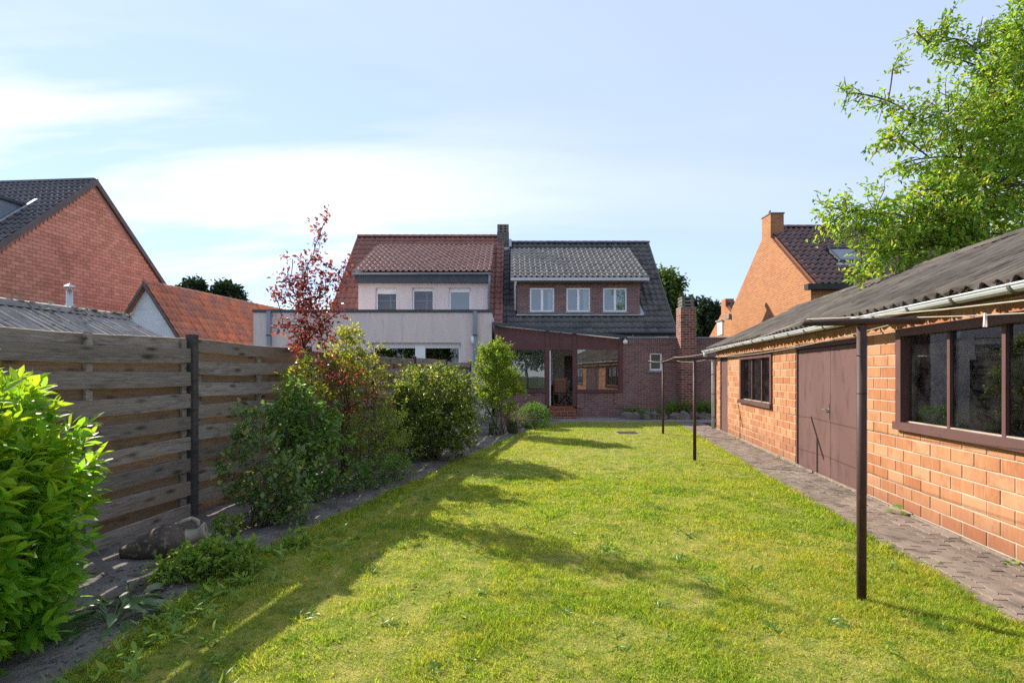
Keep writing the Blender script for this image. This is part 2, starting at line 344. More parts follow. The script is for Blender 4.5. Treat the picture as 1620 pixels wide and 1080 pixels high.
M['grey_zinc'] = pmat('zinc', (0.23, 0.26, 0.30), (0.28, 0.31, 0.35), 3, 5, 0.45, 0.1, 30, 0.5, metal=0.3)
M['gutter_white'] = pmat('grey_white_gutter', (0.48, 0.505, 0.53), (0.57, 0.595, 0.62), 2, 6, 0.4, 0.1, 40, 0.4, c3=(0.36, 0.37, 0.37), c3lo=0.62, c3hi=0.8)
M['bracket'] = pmat('galvanised_bracket', (0.13, 0.13, 0.125), (0.19, 0.19, 0.18), 8, 4, 0.5, 0.2, 60, 0.4, metal=0.5)
M['steel'] = pmat('steel', (0.45, 0.44, 0.42), (0.52, 0.51, 0.49), 8, 4, 0.35, 0.1, 60, 0.5, metal=0.9)
M['anthracite'] = pmat('anthracite_trim', (0.05, 0.06, 0.075), (0.065, 0.075, 0.09), 3, 4, 0.45, 0.1, 50, 0.4)
M['brown_trim'] = pmat('brown_grey_verge', (0.11, 0.09, 0.085), (0.14, 0.115, 0.105), 3, 4, 0.6, 0.2, 50, 0.3)
M['lead'] = pmat('lead_flashing', (0.40, 0.42, 0.45), (0.55, 0.57, 0.60), 4, 5, 0.5, 0.3, 30, 0.4, metal=0.2)
_t = NT('translucent_roof_sheet'); M['poly'] = _t.done(_t.n('MixShader', {0: 0.55, 1: _t.principled((0.55, 0.55, 0.52), 0.5), 2: _t.n('BsdfTranslucent', {'Color': (0.8, 0.8, 0.76, 1)}).outputs[0]}).outputs[0])
M['frosted'] = pmat('frosted_grey_glass', (0.10, 0.115, 0.105), (0.13, 0.145, 0.135), 3, 3, 0.35, 0.0)
M['dark_room'] = pmat('unlit_room_lining', (0.05, 0.045, 0.04), (0.065, 0.06, 0.05), 2, 3, 0.95, 0.0)  # dark backing seen through panes; the shade of the rooms is in its colour
M['room_wall'] = pmat('room_wall', (0.42, 0.38, 0.31), (0.46, 0.41, 0.34), 2, 3, 0.9, 0.0)
M['curtain'] = pmat('white_curtain', (0.72, 0.71, 0.68), (0.78, 0.77, 0.74), 3, 3, 0.9, 0.0)
M['floor_red'] = pmat('red_floor_tile', (0.25, 0.085, 0.045), (0.31, 0.115, 0.06), 3, 4, 0.4, 0.1, 30, 0.4)
M['chair_wood'] = pmat('red_brown_chair_wood', (0.20, 0.085, 0.045), (0.26, 0.115, 0.06), 9, 4, 0.5, 0.2, 50, 0.3, vary=0.2)
M['dark_furn'] = pmat('dark_furniture', (0.03, 0.027, 0.028), (0.045, 0.04, 0.04), 3, 3, 0.6, 0.0)
M['glass'] = glassmat('window_glass', 0.03)
M['glass_sky'] = glassmat('reflective_window_glass', 0.12, (0.62, 0.74, 0.88))  # blue of mirrored sky put into the pane tint, beside the real gloss
M['glass_shed'] = glassmat('dusty_shed_glass', 0.06, (0.62, 0.68, 0.68), 0.11)
M['shutter'] = pmat('white_shutter', (0.74, 0.74, 0.75), (0.78, 0.78, 0.79), 3, 3, 0.5, 0.0)
M['stone'] = pmat('rough_grey_stone', (0.13, 0.12, 0.11), (0.24, 0.225, 0.20), 3, 8, 0.95, 0.8, 20, 0.15, c3=(0.09, 0.08, 0.055), vary=0.3, bd=0.02)
M['amphora'] = pmat('weathered_stoneware', (0.085, 0.065, 0.05), (0.15, 0.115, 0.09), 9, 8, 0.95, 0.7, 60, 0.15, c3=(0.30, 0.28, 0.22), c3lo=0.55, c3hi=0.66, bd=0.006)
M['amphora_pale'] = pmat('pale_stoneware', (0.32, 0.28, 0.21), (0.42, 0.37, 0.28), 14, 8, 0.95, 0.6, 60, 0.15, c3=(0.15, 0.12, 0.09), bd=0.006)
M['paver'] = pmat('worn_concrete_paver', (0.18, 0.143, 0.115), (0.245, 0.195, 0.157), 1.6, 8, 0.92, 0.6, 90, 0.15, vary=0.30, c3=(0.095, 0.075, 0.062), coords='World', c3lo=0.52, c3hi=0.72, bd=0.006)
M['wall_dirt'] = pmat('sandy_mortar_foot', (0.20, 0.16, 0.125), (0.31, 0.25, 0.19), 5, 8, 0.95, 0.8, 40, 0.1, c3=(0.10, 0.075, 0.055), coords='World', bd=0.015)
M['joint_sand'] = pmat('joint_sand', (0.04, 0.032, 0.024), (0.085, 0.066, 0.048), 6, 6, 0.95, 0.5, 80, 0.1, c3=(0.06, 0.075, 0.02), coords='World')
M['rope'] = pmat('cream_washing_line', (0.36, 0.32, 0.26), (0.44, 0.40, 0.33), 30, 3, 0.8, 0.0)
M['peg'] = pmat('clothes_peg', (0.62, 0.55, 0.52), (0.68, 0.60, 0.57), 30, 3, 0.6, 0.0)
M['globe'] = pmat('white_lamp_globe', (0.82, 0.82, 0.80), (0.85, 0.85, 0.83), 3, 3, 0.3, 0.0)
M['bark'] = pmat('bark', (0.075, 0.055, 0.042), (0.14, 0.11, 0.085), 9, 7, 0.95, 0.8, 40, 0.1, coords='World', bd=0.01)
M['twig'] = pmat('grey_twig', (0.13, 0.105, 0.08), (0.19, 0.16, 0.125), 9, 5, 0.9, 0.4, 60, 0.1, coords='World')
M['red_bark'] = pmat('dark_red_bark', (0.055, 0.032, 0.028), (0.09, 0.055, 0.048), 9, 5, 0.9, 0.4, 60, 0.1, coords='World')
M['lf_laurel'] = leafmat('laurel_leaf', [(0.087, 0.233, 0.023), (0.155, 0.321, 0.029), (0.204, 0.389, 0.034), (0.292, 0.486, 0.039)], 0.48, 0.42, 0.28, 1.9)
M['lf_laurel_young_lit'] = leafmat('young_lit_laurel_leaf', [(0.16, 0.27, 0.02), (0.24, 0.36, 0.025), (0.32, 0.42, 0.03)], 0.5, 0.4, 0.3, 1.8)  # new growth at upper right; the yellow of sun-filled leaves is in its colour
M['lf_cherry'] = leafmat('cherry_leaf', [(0.130, 0.260, 0.036), (0.221, 0.374, 0.047), (0.310, 0.467, 0.051), (0.440, 0.388, 0.077)], 0.45, 0.45, 0.3, 1.7)
M['lf_red'] = leafmat('purple_plum_leaf', [(0.08, 0.018, 0.028), (0.13, 0.026, 0.032), (0.22, 0.042, 0.036), (0.26, 0.09, 0.05)], 0.5, 0.42, 0.4, 2.0)
M['lf_yellow'] = leafmat('yellow_green_leaf', [(0.157, 0.220, 0.032), (0.267, 0.307, 0.040), (0.362, 0.362, 0.047), (0.252, 0.189, 0.047)], 0.45, 0.45, 0.3, 1.7)
M['lf_green'] = leafmat('green_leaf', [(0.080, 0.172, 0.042), (0.125, 0.240, 0.046), (0.183, 0.297, 0.051)], 0.36, 0.38, 0.42, 1.8)
M['lf_rose'] = leafmat('dull_rose_leaf', [(0.076, 0.151, 0.057), (0.119, 0.205, 0.069), (0.173, 0.259, 0.065), (0.302, 0.302, 0.065)], 0.36, 0.33, 0.5, 1.8)
M['lf_mid'] = leafmat('mid_green_leaf', [(0.104, 0.187, 0.034), (0.177, 0.281, 0.042), (0.270, 0.343, 0.052), (0.354, 0.291, 0.073)], 0.42, 0.42, 0.35, 1.8)
M['lf_round'] = leafmat('dark_rounded_shrub_leaf', [(0.055, 0.10, 0.02), (0.10, 0.16, 0.028), (0.15, 0.20, 0.032), (0.32, 0.31, 0.05)], 0.42, 0.38, 0.4, 1.8)
M['lf_box'] = leafmat('box_leaf', [(0.056, 0.140, 0.017), (0.098, 0.210, 0.020), (0.140, 0.266, 0.025)], 0.4, 0.4, 0.4, 1.7)
M['lf_column'] = leafmat('bright_green_leaf', [(0.10, 0.19, 0.02), (0.16, 0.26, 0.025), (0.22, 0.30, 0.03), (0.24, 0.24, 0.03)], 0.45, 0.42, 0.35, 1.7)
M['lf_iris'] = leafmat('blue_green_blade', [(0.09, 0.13, 0.07), (0.13, 0.17, 0.09)], 0.3, 0.45, 0.3, 1.6)
M['lf_hosta'] = leafmat('variegated_leaf', [(0.091, 0.182, 0.052), (0.130, 0.221, 0.078), (0.312, 0.351, 0.221)], 0.35, 0.4, 0.4, 1.6)
M['lf_far'] = leafmat('far_tree_leaf', [(0.065, 0.117, 0.033), (0.098, 0.156, 0.039), (0.130, 0.182, 0.046)], 0.35, 0.5, 0.25, 1.6)
M['lf_pine'] = leafmat('pine_needle', [(0.035, 0.063, 0.031), (0.056, 0.087, 0.042)], 0.2, 0.6, 0.2, 1.4)
M['lf_herb'] = leafmat('herb_leaf', [(0.127, 0.237, 0.055), (0.218, 0.346, 0.055), (0.328, 0.419, 0.064)], 0.42, 0.45, 0.3, 1.7)
M['dry_twig'] = pmat('dry_stalk', (0.22, 0.16, 0.10), (0.30, 0.22, 0.14), 9, 3, 0.9, 0.0)

# ------------------------------------------------------------------ value noise for geometry
_G = RNG.random((64, 64))
def vnoise(x, y):
    x = np.asarray(x, float); y = np.asarray(y, float)
    xi = np.floor(x).astype(int); yi = np.floor(y).astype(int); fx = x - xi; fy = y - yi
    fx = fx * fx * (3 - 2 * fx); fy = fy * fy * (3 - 2 * fy)
    g = lambda a, b: _G[a % 64, b % 64]
    return (g(xi, yi) * (1 - fx) + g(xi + 1, yi) * fx) * (1 - fy) + (g(xi, yi + 1) * (1 - fx) + g(xi + 1, yi + 1) * fx) * fy

# ------------------------------------------------------------------ ground, lawn, bed, terrace
LX0, LX1, LZ1 = -2.8, 2.575, 16.4
_LT = np.array([(0.5, -2.6), (2.7, -2.62), (3.3, -2.78), (4.36, -2.88), (6.34, -2.67), (8.48, -2.50), (11, -2.2), (13.5, -1.85), (15, -1.45), (16.5, -0.9)])
def lawn_left(Z): return np.interp(Z, _LT[:, 0], _LT[:, 1])         # garden x0 of the lawn's left edge
def lawn_h(X, Y): return 0.012 + 0.035 * vnoise(X * 0.9 + 9, Y * 0.9 + 4) * 0.6 + 0.012 * vnoise(X * 3.1, Y * 3.1)
g = MB(); g.quad((-900, -300, -0.02), (900, -300, -0.02), (900, 1500, -0.02), (-900, 1500, -0.02)); tag(g.build('ground', M['far_ground']), kind='structure')

def strip_grid(name, z0, z1, nz, left, right, nx, hfun, m):
    Zs = np.linspace(z0, z1, nz); v = []
    for Z in Zs:
        a, b = left(Z), right(Z); t = np.linspace(0, 1, nx)
        x = a + (b - a) * t + Z * TT; v.append(np.stack([x, np.full(nx, Z), hfun(x, np.full(nx, Z), t)], 1))
    v = np.concatenate(v); i = np.arange(nz - 1)[:, None] * nx + np.arange(nx - 1)[None, :]; i = i.ravel()
    return tag(np_obj(name, v, np.stack([i, i + 1, i + nx + 1, i + nx], 1), m, smooth=True), kind='structure')
strip_grid('lawn', -3.0, LZ1, 120, lawn_left, lambda Z: LX1, 60, lambda x, y, t: lawn_h(x, y) * np.clip(np.minimum(t, 1 - t) * 25, 0.35, 1), M['thatch'])
def bed_h(x, y, t): return -0.012 + 0.05 * vnoise(x * 2.2 + 3, y * 2.2) + 0.028 * vnoise(x * 7, y * 7 + 5) + 0.014 * vnoise(x * 17, y * 17) - 0.03 * np.clip(1 - (1 - t) * 12, 0, 1)
strip_grid('flower_bed', -3.0, 18.2, 260, lambda Z: -5.4, lambda Z: lawn_left(Z) + 0.05, 60, bed_h, M['soil'])
MB().box(-0.9, 9.6, LZ1 - 0.02, 18.6, -0.06, 0.02).build('terrace', M['concrete'])['kind'] = 'structure'
MB().add([(gx(LX1 - 0.02, -3), -3, 0.004), (gx(3.6, -3), -3, 0.004), (gx(3.6, 17), 17, 0.004), (gx(LX1 - 0.02, 17), 17, 0.004)], [(0, 1, 2, 3)]).build('path_bed', M['joint_sand'])['kind'] = 'structure'

# grass blades: one stuff object
def make_grass():
    vs, fs = [], []; base = 0
    for (z0, z1, dens, w, h, two) in ((1.9, 4.2, 15500, 0.0042, 0.040, True), (4.2, 7.5, 6500, 0.0062, 0.042, True), (7.5, 11.5, 3000, 0.009, 0.042, False), (11.5, LZ1, 1700, 0.012, 0.040, False), (1.9, 4.2, 24000, 0.0036, 0.0165, False), (4.2, 7.5, 9000, 0.0052, 0.019, False)):
        n = int(dens * (z1 - z0) * 5.2)
        Z = RNG.uniform(z0, z1, n); l = lawn_left(Z) - 0.06 + 0.10 * RNG.random(n); x0 = l + (LX1 + 0.05 * RNG.random(n) - l) * RNG.random(n); X = x0 + Z * TT
        # thin out bare, mossy spots; keep what could be in view
        bare = 0.5 * vnoise(X * 0.8 + 20, Z * 0.8) + 0.5 * vnoise(X * 2.6, Z * 2.6 + 8)
        edge = np.minimum(x0 - lawn_left(Z), LX1 - x0)
        keep = (RNG.random(n) < np.clip((bare - 0.26) * 3.4, 0.28 if h > .03 else .8, 1) + (edge < 0.25)) & (np.abs(X / Z) < 1.15)
        lid = (np.abs(X - LIDC[0]) < 0.33) & (np.abs(Z - LIDC[1]) < 0.3); keep &= ~lid
        X, Z, bare, edge, x0 = X[keep], Z[keep], bare[keep], edge[keep], x0[keep]; n = len(X)
        tuft = 0.55 * vnoise(X * 4.5 + 2, Z * 4.5 + 7) + 0.45 * vnoise(X * 12 + 5, Z * 12 + 1)
        H = h * (0.45 + 0.75 * RNG.random(n)) * (0.48 + 1.35 * np.clip(tuft - 0.30, 0, 1)) * (1 + 0.9 * (edge < 0.16) * (RNG.random(n)))
        a = RNG.uniform(0, 2 * PI, n); lean = RNG.uniform(0.2, 1.3, n) * H; la = RNG.uniform(0, 2 * PI, n)
        W = w * (0.7 + 0.6 * RNG.random(n)); z0_ = lawn_h(X, Z) - 0.004
        dx, dy = np.cos(a) * W / 2, np.sin(a) * W / 2; lx, ly = np.cos(la) * lean, np.sin(la) * lean
        b0 = np.stack([X - dx, Z - dy, z0_], 1); b1 = np.stack([X + dx, Z + dy, z0_], 1); tip = np.stack([X + lx, Z + ly, z0_ + H], 1)
        if two:
            m0 = np.stack([X - dx * .8 + lx * .35, Z - dy * .8 + ly * .35, z0_ + H * .62], 1); m1 = np.stack([X + dx * .8 + lx * .35, Z + dy * .8 + ly * .35, z0_ + H * .62], 1)
            v = np.stack([b0, b1, m1, m0, tip], 1).reshape(-1, 3); i = base + np.arange(n) * 5
            f = np.concatenate([np.stack([i, i + 1, i + 2], 1), np.stack([i, i + 2, i + 3], 1), np.stack([i + 3, i + 2, i + 4], 1)])
        else:
            v = np.stack([b0, b1, tip], 1).reshape(-1, 3); i = base + np.arange(n) * 3; f = np.stack([i, i + 1, i + 2], 1)
        base += len(v); vs.append(v); fs.append(f)
    tag(np_obj('grass', np.concatenate(vs), np.concatenate(fs), M['grass']), 'short mown lawn grass with yellow dry patches', 'grass', kind='stuff')
LIDC = gp(992, 686)
make_grass()
lid = empty('drain_lid', (LIDC[0], LIDC[1], 0.0), 0, 'small concrete drain lid lying flush in the far lawn', 'drain lid')
MB().box(-0.30, 0.30, -0.26, 0.26, -0.05, 0.032).build('rim', M['concrete'], lid); MB().box(-0.25, 0.25, -0.21, 0.21, 0.0, 0.042).build('cover', M['joint_sand'], lid)

# ------------------------------------------------------------------ path pavers
def paver_mesh(L=0.1945, W=0.0935, a=0.011):
    hl = L / 2; t = [-hl, -hl / 2, 0, hl / 2, hl]; off = [0, a, 0, a, 0]
    out = [(-W / 2 + o, y) for y, o in zip(t, off)] + [(W / 2 + o, y) for y, o in reversed(list(zip(t, off)))]
    out = out[::-1]; cx = sum(p[0] for p in out) / 10
    inn = [(cx + (x - cx) * 0.93, y * 0.962) for x, y in out]
    v = [(x, y, 0.0) for x, y in inn] + [(x, y, -0.006) for x, y in out] + [(x, y, -0.05) for x, y in out]; n = 10
    f = [tuple(range(n - 1, -1, -1))]
    for k in range(n):
        j = (k + 1) % n; f += [(k, j, j + n, k + n), (k + n, j + n, j + 2 * n, k + 2 * n)]
    return v, f
pv, pf = paver_mesh()
pme = bpy.data.meshes.new('paver'); pme.from_pydata(pv, [], pf); pme.update(); pme.materials.append(M['paver'])
path = tag(MB().add([(0, -3, 0), (0.77, -3, 0), (0.77, 17.2, 0), (0, 17.2, 0)], [(0, 1, 2, 3)]).build('path', M['joint_sand']), kind='structure')
path.location = (LX1, 0.0, 0.010); path.rotation_euler = (0, 0, -TH)
far_p = MB(); k_ind = 0; plist = []
for c in range(8):
    for r in range(-3, 86):
        y = r * 0.20 + (0.10 if c % 2 else 0.0) + 0.1
        if y < 1.6 or y > 16.9: continue
        plist.append((y, 0.046 + c * 0.0985, c, r))
plist.sort()
for y, x, c, r in plist:
    dz = 0.026 + random.uniform(-0.0022, 0.0022) - 0.008 * math.sin(c * 1.1 + y * 0.7)
    if y > 2.0 and k_ind < 300:
        o = link(bpy.data.objects.new('paver', pme), path); o.location = (x, y, dz); o.rotation_euler = (random.uniform(-.007, .007), random.uniform(-.012, .012), random.uniform(-.012, .012)); k_ind += 1
    else:
        mt = Matrix.Translation((x, y, dz)) @ Matrix.Rotation(random.uniform(-.008, .008), 4, 'Y'); far_p.add([mt @ Vector(p) for p in pv], pf)
far_p.build('pavers', M['paver'], path, kind='stuff')

# ------------------------------------------------------------------ brick piece
def brick_geo(L, D, H, ch=0.004):
    a, c = L / 2, H / 2
    v = [(-a+ch,0,-c+ch),(a-ch,0,-c+ch),(a-ch,0,c-ch),(-a+ch,0,c-ch), (-a,ch,-c),(a,ch,-c),(a,ch,c),(-a,ch,c), (-a,D,-c),(a,D,-c),(a,D,c),(-a,D,c)]
    f = [(0,1,2,3)] + [(i+4, (i+1)%4+4, (i+1)%4, i) for i in range(4)] + [(i+8, (i+1)%4+8, (i+1)%4+4, i+4) for i in range(4)]
    return v, f
def brick_cells(x0, x1, z0, z1, L, H, j, holes, inside=None):
    out = []; r = 0; z = z0
    while z + H * 0.5 < z1:
        zt = min(z + H, z1); x = x0 - (0.5 * (L + j) if r % 2 else 0.0)
        while x < x1:
            segs = [(max(x, x0), min(x + L, x1))]
            for h in holes:
                if h[2] < zt - 0.015 and h[3] > z + 0.015:
                    for a, b in segs:
                        p, q = max(a, h[0] - .004), min(b, h[1] + .004)
                        if q - p > .035:
                            if h[2] - z > .03: out.append(((p + q) / 2, (z + h[2] - .004) / 2, q - p - .001, h[2] - .004 - z))
                            if zt - h[3] > .03: out.append(((p + q) / 2, (zt + h[3] + .004) / 2, q - p - .001, zt - h[3] - .004))
                    segs = [q for a, b in segs for q in ((a, min(b, h[0] - .004)), (max(a, h[1] + .004), b))]
            for a, b in segs:
                if b - a > 0.035 and (inside is None or inside(a, b, z, zt)): out.append(((a + b) / 2, (z + zt) / 2, b - a, zt - z))
            x += L + j
        z += H + j; r += 1
    return out
def lay_bricks(cells, L, H, D, mat, parent, y, score, limit=300, jit=0.002, name='brick'):
    bv, bf = brick_geo(L, D, H); me = bpy.data.meshes.new(name); me.from_pydata(bv, [], bf); me.update(); me.materials.append(mat)
    cells = sorted(cells, key=score); rest = MB()
    for k, (x, z, w, h) in enumerate(cells):
        yy = y + random.uniform(-jit, jit)
        if k < limit:
            o = link(bpy.data.objects.new(name, me), parent); o.location = (x, yy, z); o.scale = (w / L, 1, h / H); o.rotation_euler = (0, random.uniform(-.004, .004), random.uniform(-.006, .006))
        else:
            rest.add([(p[0] * w / L + x, p[1] + yy, p[2] * h / H + z) for p in bv], bf)
    if rest.v: rest.build(name + 's', mat, parent, kind='stuff')

# ------------------------------------------------------------------ shed on the right
X0S = 3.37; ZF = 14.2
shed = empty('brick_shed', (gx(X0S, ZF), ZF, 0), -(PI / 2 + TH), 'long low orange brick shed with maroon doors and corrugated roof along the path', 'shed')
def sz(Z): return (ZF - Z) / CT
S1 = 13.6
H_DOOR = (sz(13.78), sz(13.00), 0.0, 2.0); H_W1 = (sz(11.83), sz(9.72), 0.90, 1.97); H_GAR = (sz(8.60), sz(6.34), 0.0, 2.035); H_W2 = (sz(5.68), 11.5, 0.945, 2.05)
holes = [H_DOOR, H_W1, H_GAR, H_W2]
holed_wall(MB(), 0.0, S1, 0.0, 2.25, holes, 0.0065, 0.16).build('wall', M['mortar'], shed)
cells = brick_cells(0.0, S1, 0.075, 2.24, 0.288, 0.118, 0.013, holes)
lay_bricks(cells, 0.288, 0.118, 0.05, M['shed_brick'], shed, 0.0, lambda c: (abs(c[0] - 9.7) if c[0] < 11 else 50 + c[0]))
MB().box(0.0, S1, -0.022, 0.0, 0.0, 0.066).build('plinth', M['wall_dirt'], shed)
def gable(mb, d0, d1, zb, ze, zr, x0, x1): return mb.prism([(d0, zb), (d1, zb), (d1, ze), ((d0 + d1) / 2, zr), (d0, ze)], 'x', x0, x1)
gable(MB(), 0.165, 4.2, 0.0, 2.28, 3.22, 0.004, 0.15).build('end_wall', M['shed_brick'], shed)
MB().box(0.0, S1, 4.05, 4.2, 0, 2.3).build('back_wall', M['dark_room'], shed); MB().box(S1 - .15, S1, 0.17, 4.04, 0, 2.25).build('end_wall', M['shed_brick'], shed)
MB().box(0.16, S1 - .16, 0.165, 4.04, -0.01, 0.03).build('floor', M['concrete'], shed)
MB().box(5.0, 5.1, 0.17, 4.04, 0.03, 2.25).build('partition', M['dark_room'], shed)
# roof of corrugated sheets
EZ, ED, RD, RZ = 2.265, -0.24, 2.1, 3.37
def corr_sheet(w, pitch_n=5, amp=0.022, n_len=10, seed=0, L=2.6):
    k = pitch_n * 8 + 1; rr = np.random.default_rng(seed); v = []
    for i in range(n_len + 1):
        for j in range(k):
            x = w * j / (k - 1); v.append((x, L * i / n_len, amp * math.sin(2 * PI * pitch_n * j / (k - 1)) + rr.normal(0, 0.0025)))
    f = [(i * k + j, i * k + j + 1, (i + 1) * k + j + 1, (i + 1) * k + j) for i in range(n_len) for j in range(k - 1)]
    n = len(v); v2 = v + [(x, y, z - 0.008) for x, y, z in v]
    f2 = f + [tuple(n + q for q in reversed(a)) for a in f] + [(j + 1, j, n + j, n + j + 1) for j in range(k - 1)]
    return v2, f2
slope = math.atan2(RZ - EZ, RD - ED); SL = math.hypot(RZ - EZ, RD - ED)
smes = []
for q in range(4):
    v, f = corr_sheet(0.90, 5, 0.031, 10, q, SL + 0.02); me = bpy.data.meshes.new('roof_sheet'); me.from_pydata(v, [], f); me.update()
    me.polygons.foreach_set('use_smooth', np.ones(len(me.polygons), bool)); me.materials.append(M['fibre_cement']); smes.append(me)
nsh = 16
for i in range(nsh):
    o = link(bpy.data.objects.new('roof_sheet', smes[i % 4]), shed); o.location = (-0.18 + i * 0.878, ED, EZ + (0.004 if i % 2 else 0.0)); o.rotation_euler = (slope + random.uniform(-.004, .004), 0, 0)
MB().prism([(RD - .02, RZ - .03), (4.5, EZ - .08), (4.5, EZ - .05), (RD - .02, RZ)], 'x', -0.18, 13.8).build('rear_roof', M['fibre_cement'], shed)
rc = MB()
for i in range(15):
    x = -0.2 + i * 0.94; rc.prism([(RD - .16, RZ - .04), (RD - .08, RZ + .035), (RD, RZ + .062), (RD + .08, RZ + .03), (RD + .16, RZ - .06), (RD, RZ - .02)], 'x', x, x + 0.965)
rc.build('ridge_capping', M['fibre_cement'], shed)
# moss cushions along eave, ridge and sheets
def cushion_mesh(n, posf, size, mat, parent, name, seed=1):
    rr = np.random.default_rng(seed); m = MB()
    for _ in range(n):
        p, s = posf(rr); s *= size; a = rr.uniform(0, 6.28)
        ring = [(p[0] + s * math.cos(a + t * 1.0472) * rr.uniform(.7, 1.3), p[1] + s * math.sin(a + t * 1.0472) * rr.uniform(.7, 1.3), p[2] - 0.01) for t in range(6)]
        m.add(ring + [(p[0] + rr.normal(0, s * .2), p[1], p[2] + s * rr.uniform(.4, .9))], [(t, (t + 1) % 6, 6) for t in range(6)])
    return m.build(name, mat, parent, smooth=False, kind='stuff')
def ev_pos(rr):
    t = abs(rr.normal(0, 0.05)) if rr.random() < 0.6 else rr.random()
    if rr.random() < 0.14: t = 1 - abs(rr.normal(0, 0.02))
    x = rr.uniform(-.15, 13.7); y = ED + (RD - ED) * t
    return (x, y, EZ + (RZ - EZ) * t - 0.018 + 0.016 * rr.random()), rr.uniform(0.4, 1.25)
cushion_mesh(2000, ev_pos, 0.022, M['moss'], shed, 'moss')
# fascia / soffit board, gutter, brackets, downpipe
MB().box(0.0, S1, -0.03, 0.0, 2.18, 2.225).build('wall_plate', M['maroon'], shed)
gz, gy = 2.205, -0.29; gm = MB(); prof = [(0.058 * math.cos(PI + PI * k / 8), 0.058 * math.sin(PI + PI * k / 8)) for k in range(9)]
ring = [(gy + p[0], gz + p[1]) for p in prof] + [(gy + p[0] * .9, gz + p[1] * .9) for p in reversed(prof)]
gm.prism(ring, 'x', -0.22, 13.9); gm.tube([(-0.22, gy - 0.058, gz), (13.9, gy - 0.058, gz)], 0.009, 6)
gm.build('gutter', M['gutter_white'], shed, smooth=False)
for i in range(22):
    x = 0.1 + i * 0.62; b = MB(); pr = [(0.066 * math.cos(PI + PI * k / 8), 0.066 * math.sin(PI + PI * k / 8)) for k in range(9)]
    rg = [(gy + p[0], gz + p[1]) for p in pr] + [(gy + p[0] * .9, gz + p[1] * .9) for p in reversed(pr)]
    b.prism(rg, 'x', x, x + 0.028).box(x, x + 0.028, gy + 0.06, -0.03, gz - 0.004, gz + 0.004); b.build('gutter_bracket', M['bracket'], shed)
dp = MB(); dp.tube([(-0.06, gy, 2.15), (-0.06, gy, 2.08), (-0.06, gy + 0.05, 2.02), (-0.06, -0.09, 1.96), (-0.06, -0.07, 1.88), (-0.06, -0.07, 0.02)], 0.042, 10)
dpo = dp.build('downpipe', M['gutter_white'], shed, smooth=True)
for z in (0.35, 1.0, 1.55): MB().lathe([(0.048, z - .012), (0.048, z + .012)], (-0.06, -0.07, 0), 12).build('pipe_clip', M['bracket'], dpo)
# frames and doors
def shed_window(h, panes):
    x0, x1, z0, z1 = h; fw = 0.085; fr = MB(); p = -0.028
    fr.box(x0 - .01, x1 + .01, p, 0.10, z1 - fw, z1).box(x0 - .01, x0 + fw, p, 0.10, z0 + fw, z1 - fw).box(x1 - fw, x1 + .01, p, 0.10, z0 + fw, z1 - fw)
    fr.box(x0 - .015, x1 + .015, p - 0.03, 0.10, z0, z0 + fw)
    wo_ = fr.build('window', M['maroon'], shed)
    gx0, gx1, gz0, gz1 = x0 + fw, x1 - fw, z0 + fw, z1 - fw; n = panes; w = (gx1 - gx0) / n
    for i in range(1, n): MB().box(gx0 + i * w - 0.02, gx0 + i * w + 0.02, 0.03, 0.075, gz0, gz1).build('mullion', M['maroon'], wo_)
    for i in range(n):
        MB().quad((gx0 + i * w + .018, 0.058, gz0 - .01), (gx0 + (i + 1) * w - .018, 0.058, gz0 - .01), (gx0 + (i + 1) * w - .018, 0.058, gz1 + .01), (gx0 + i * w + .018, 0.058, gz1 + .01)).build('pane', M['glass_shed'], wo_)
    MB().box(gx0, gx1, 0.034, 0.055, gz0, gz0 + .012).build('putty', M['mortar'], wo_)
shed_window(H_W1, 3); shed_window(H_W2, 4)
def leaf_door(x0, x1, z1, handle_x, hinge_x, y=0.03):
    d = MB().box(x0, x1, y, y + 0.04, 0.035, z1).build('door', M['maroon_door'], shed)
    if handle_x is not None:
        MB().box(handle_x - .018, handle_x + .018, y - .008, y - .0005, 0.90, 1.12).tube([(handle_x, y - .008, 1.04), (handle_x, y - .05, 1.04), (handle_x - 0.11, y - .05, 1.035)], 0.009, 8).build('handle', M['steel'], d)
    for z in (0.25, 0.75, 1.2, 1.65): MB().tube([(hinge_x, y - .012, z - .045), (hinge_x, y - .012, z + .045)], 0.011, 8).build('hinge', M['dark_furn'], d)
def door_frame(h, fw=0.045):
    x0, x1, z0, z1 = h
    MB().box(x0, x1, 0.002, 0.11, z1 - fw, z1).box(x0, x0 + fw * .6, 0.008, 0.11, 0.03, z1 - fw).box(x1 - fw * .6, x1, 0.008, 0.11, 0.03, z1 - fw).build('door_frame', M['maroon'], shed)
door_frame(H_DOOR); leaf_door(H_DOOR[0] + .03, H_DOOR[1] - .03, 1.945, H_DOOR[1] - .10, H_DOOR[0] + .03)
door_frame(H_GAR, 0.075); gmid = sz(7.39)
leaf_door(H_GAR[0] + .03, gmid - .004, 1.95, gmid - .05, H_GAR[0] + .03); leaf_door(gmid + .004, H_GAR[1] - .03, 1.95, None, H_GAR[1] - .03)
# things inside the shed, seen through the panes
wb = empty('workbench', (gx(5.0, 6.0), 6.0, 0), -(PI / 2 + TH), 'dim workbench behind the large shed window panes', 'workbench')
MB().box(-1.6, 1.6, -0.2, 0.4, 0.86, 0.92).build('bench_top', M['wood_brown'], wb)
for x in (-1.5, 1.5): MB().box(x - .04, x + .04, -.15, -.07, 0.03, 0.86).build('leg', M['wood_brown'], wb)

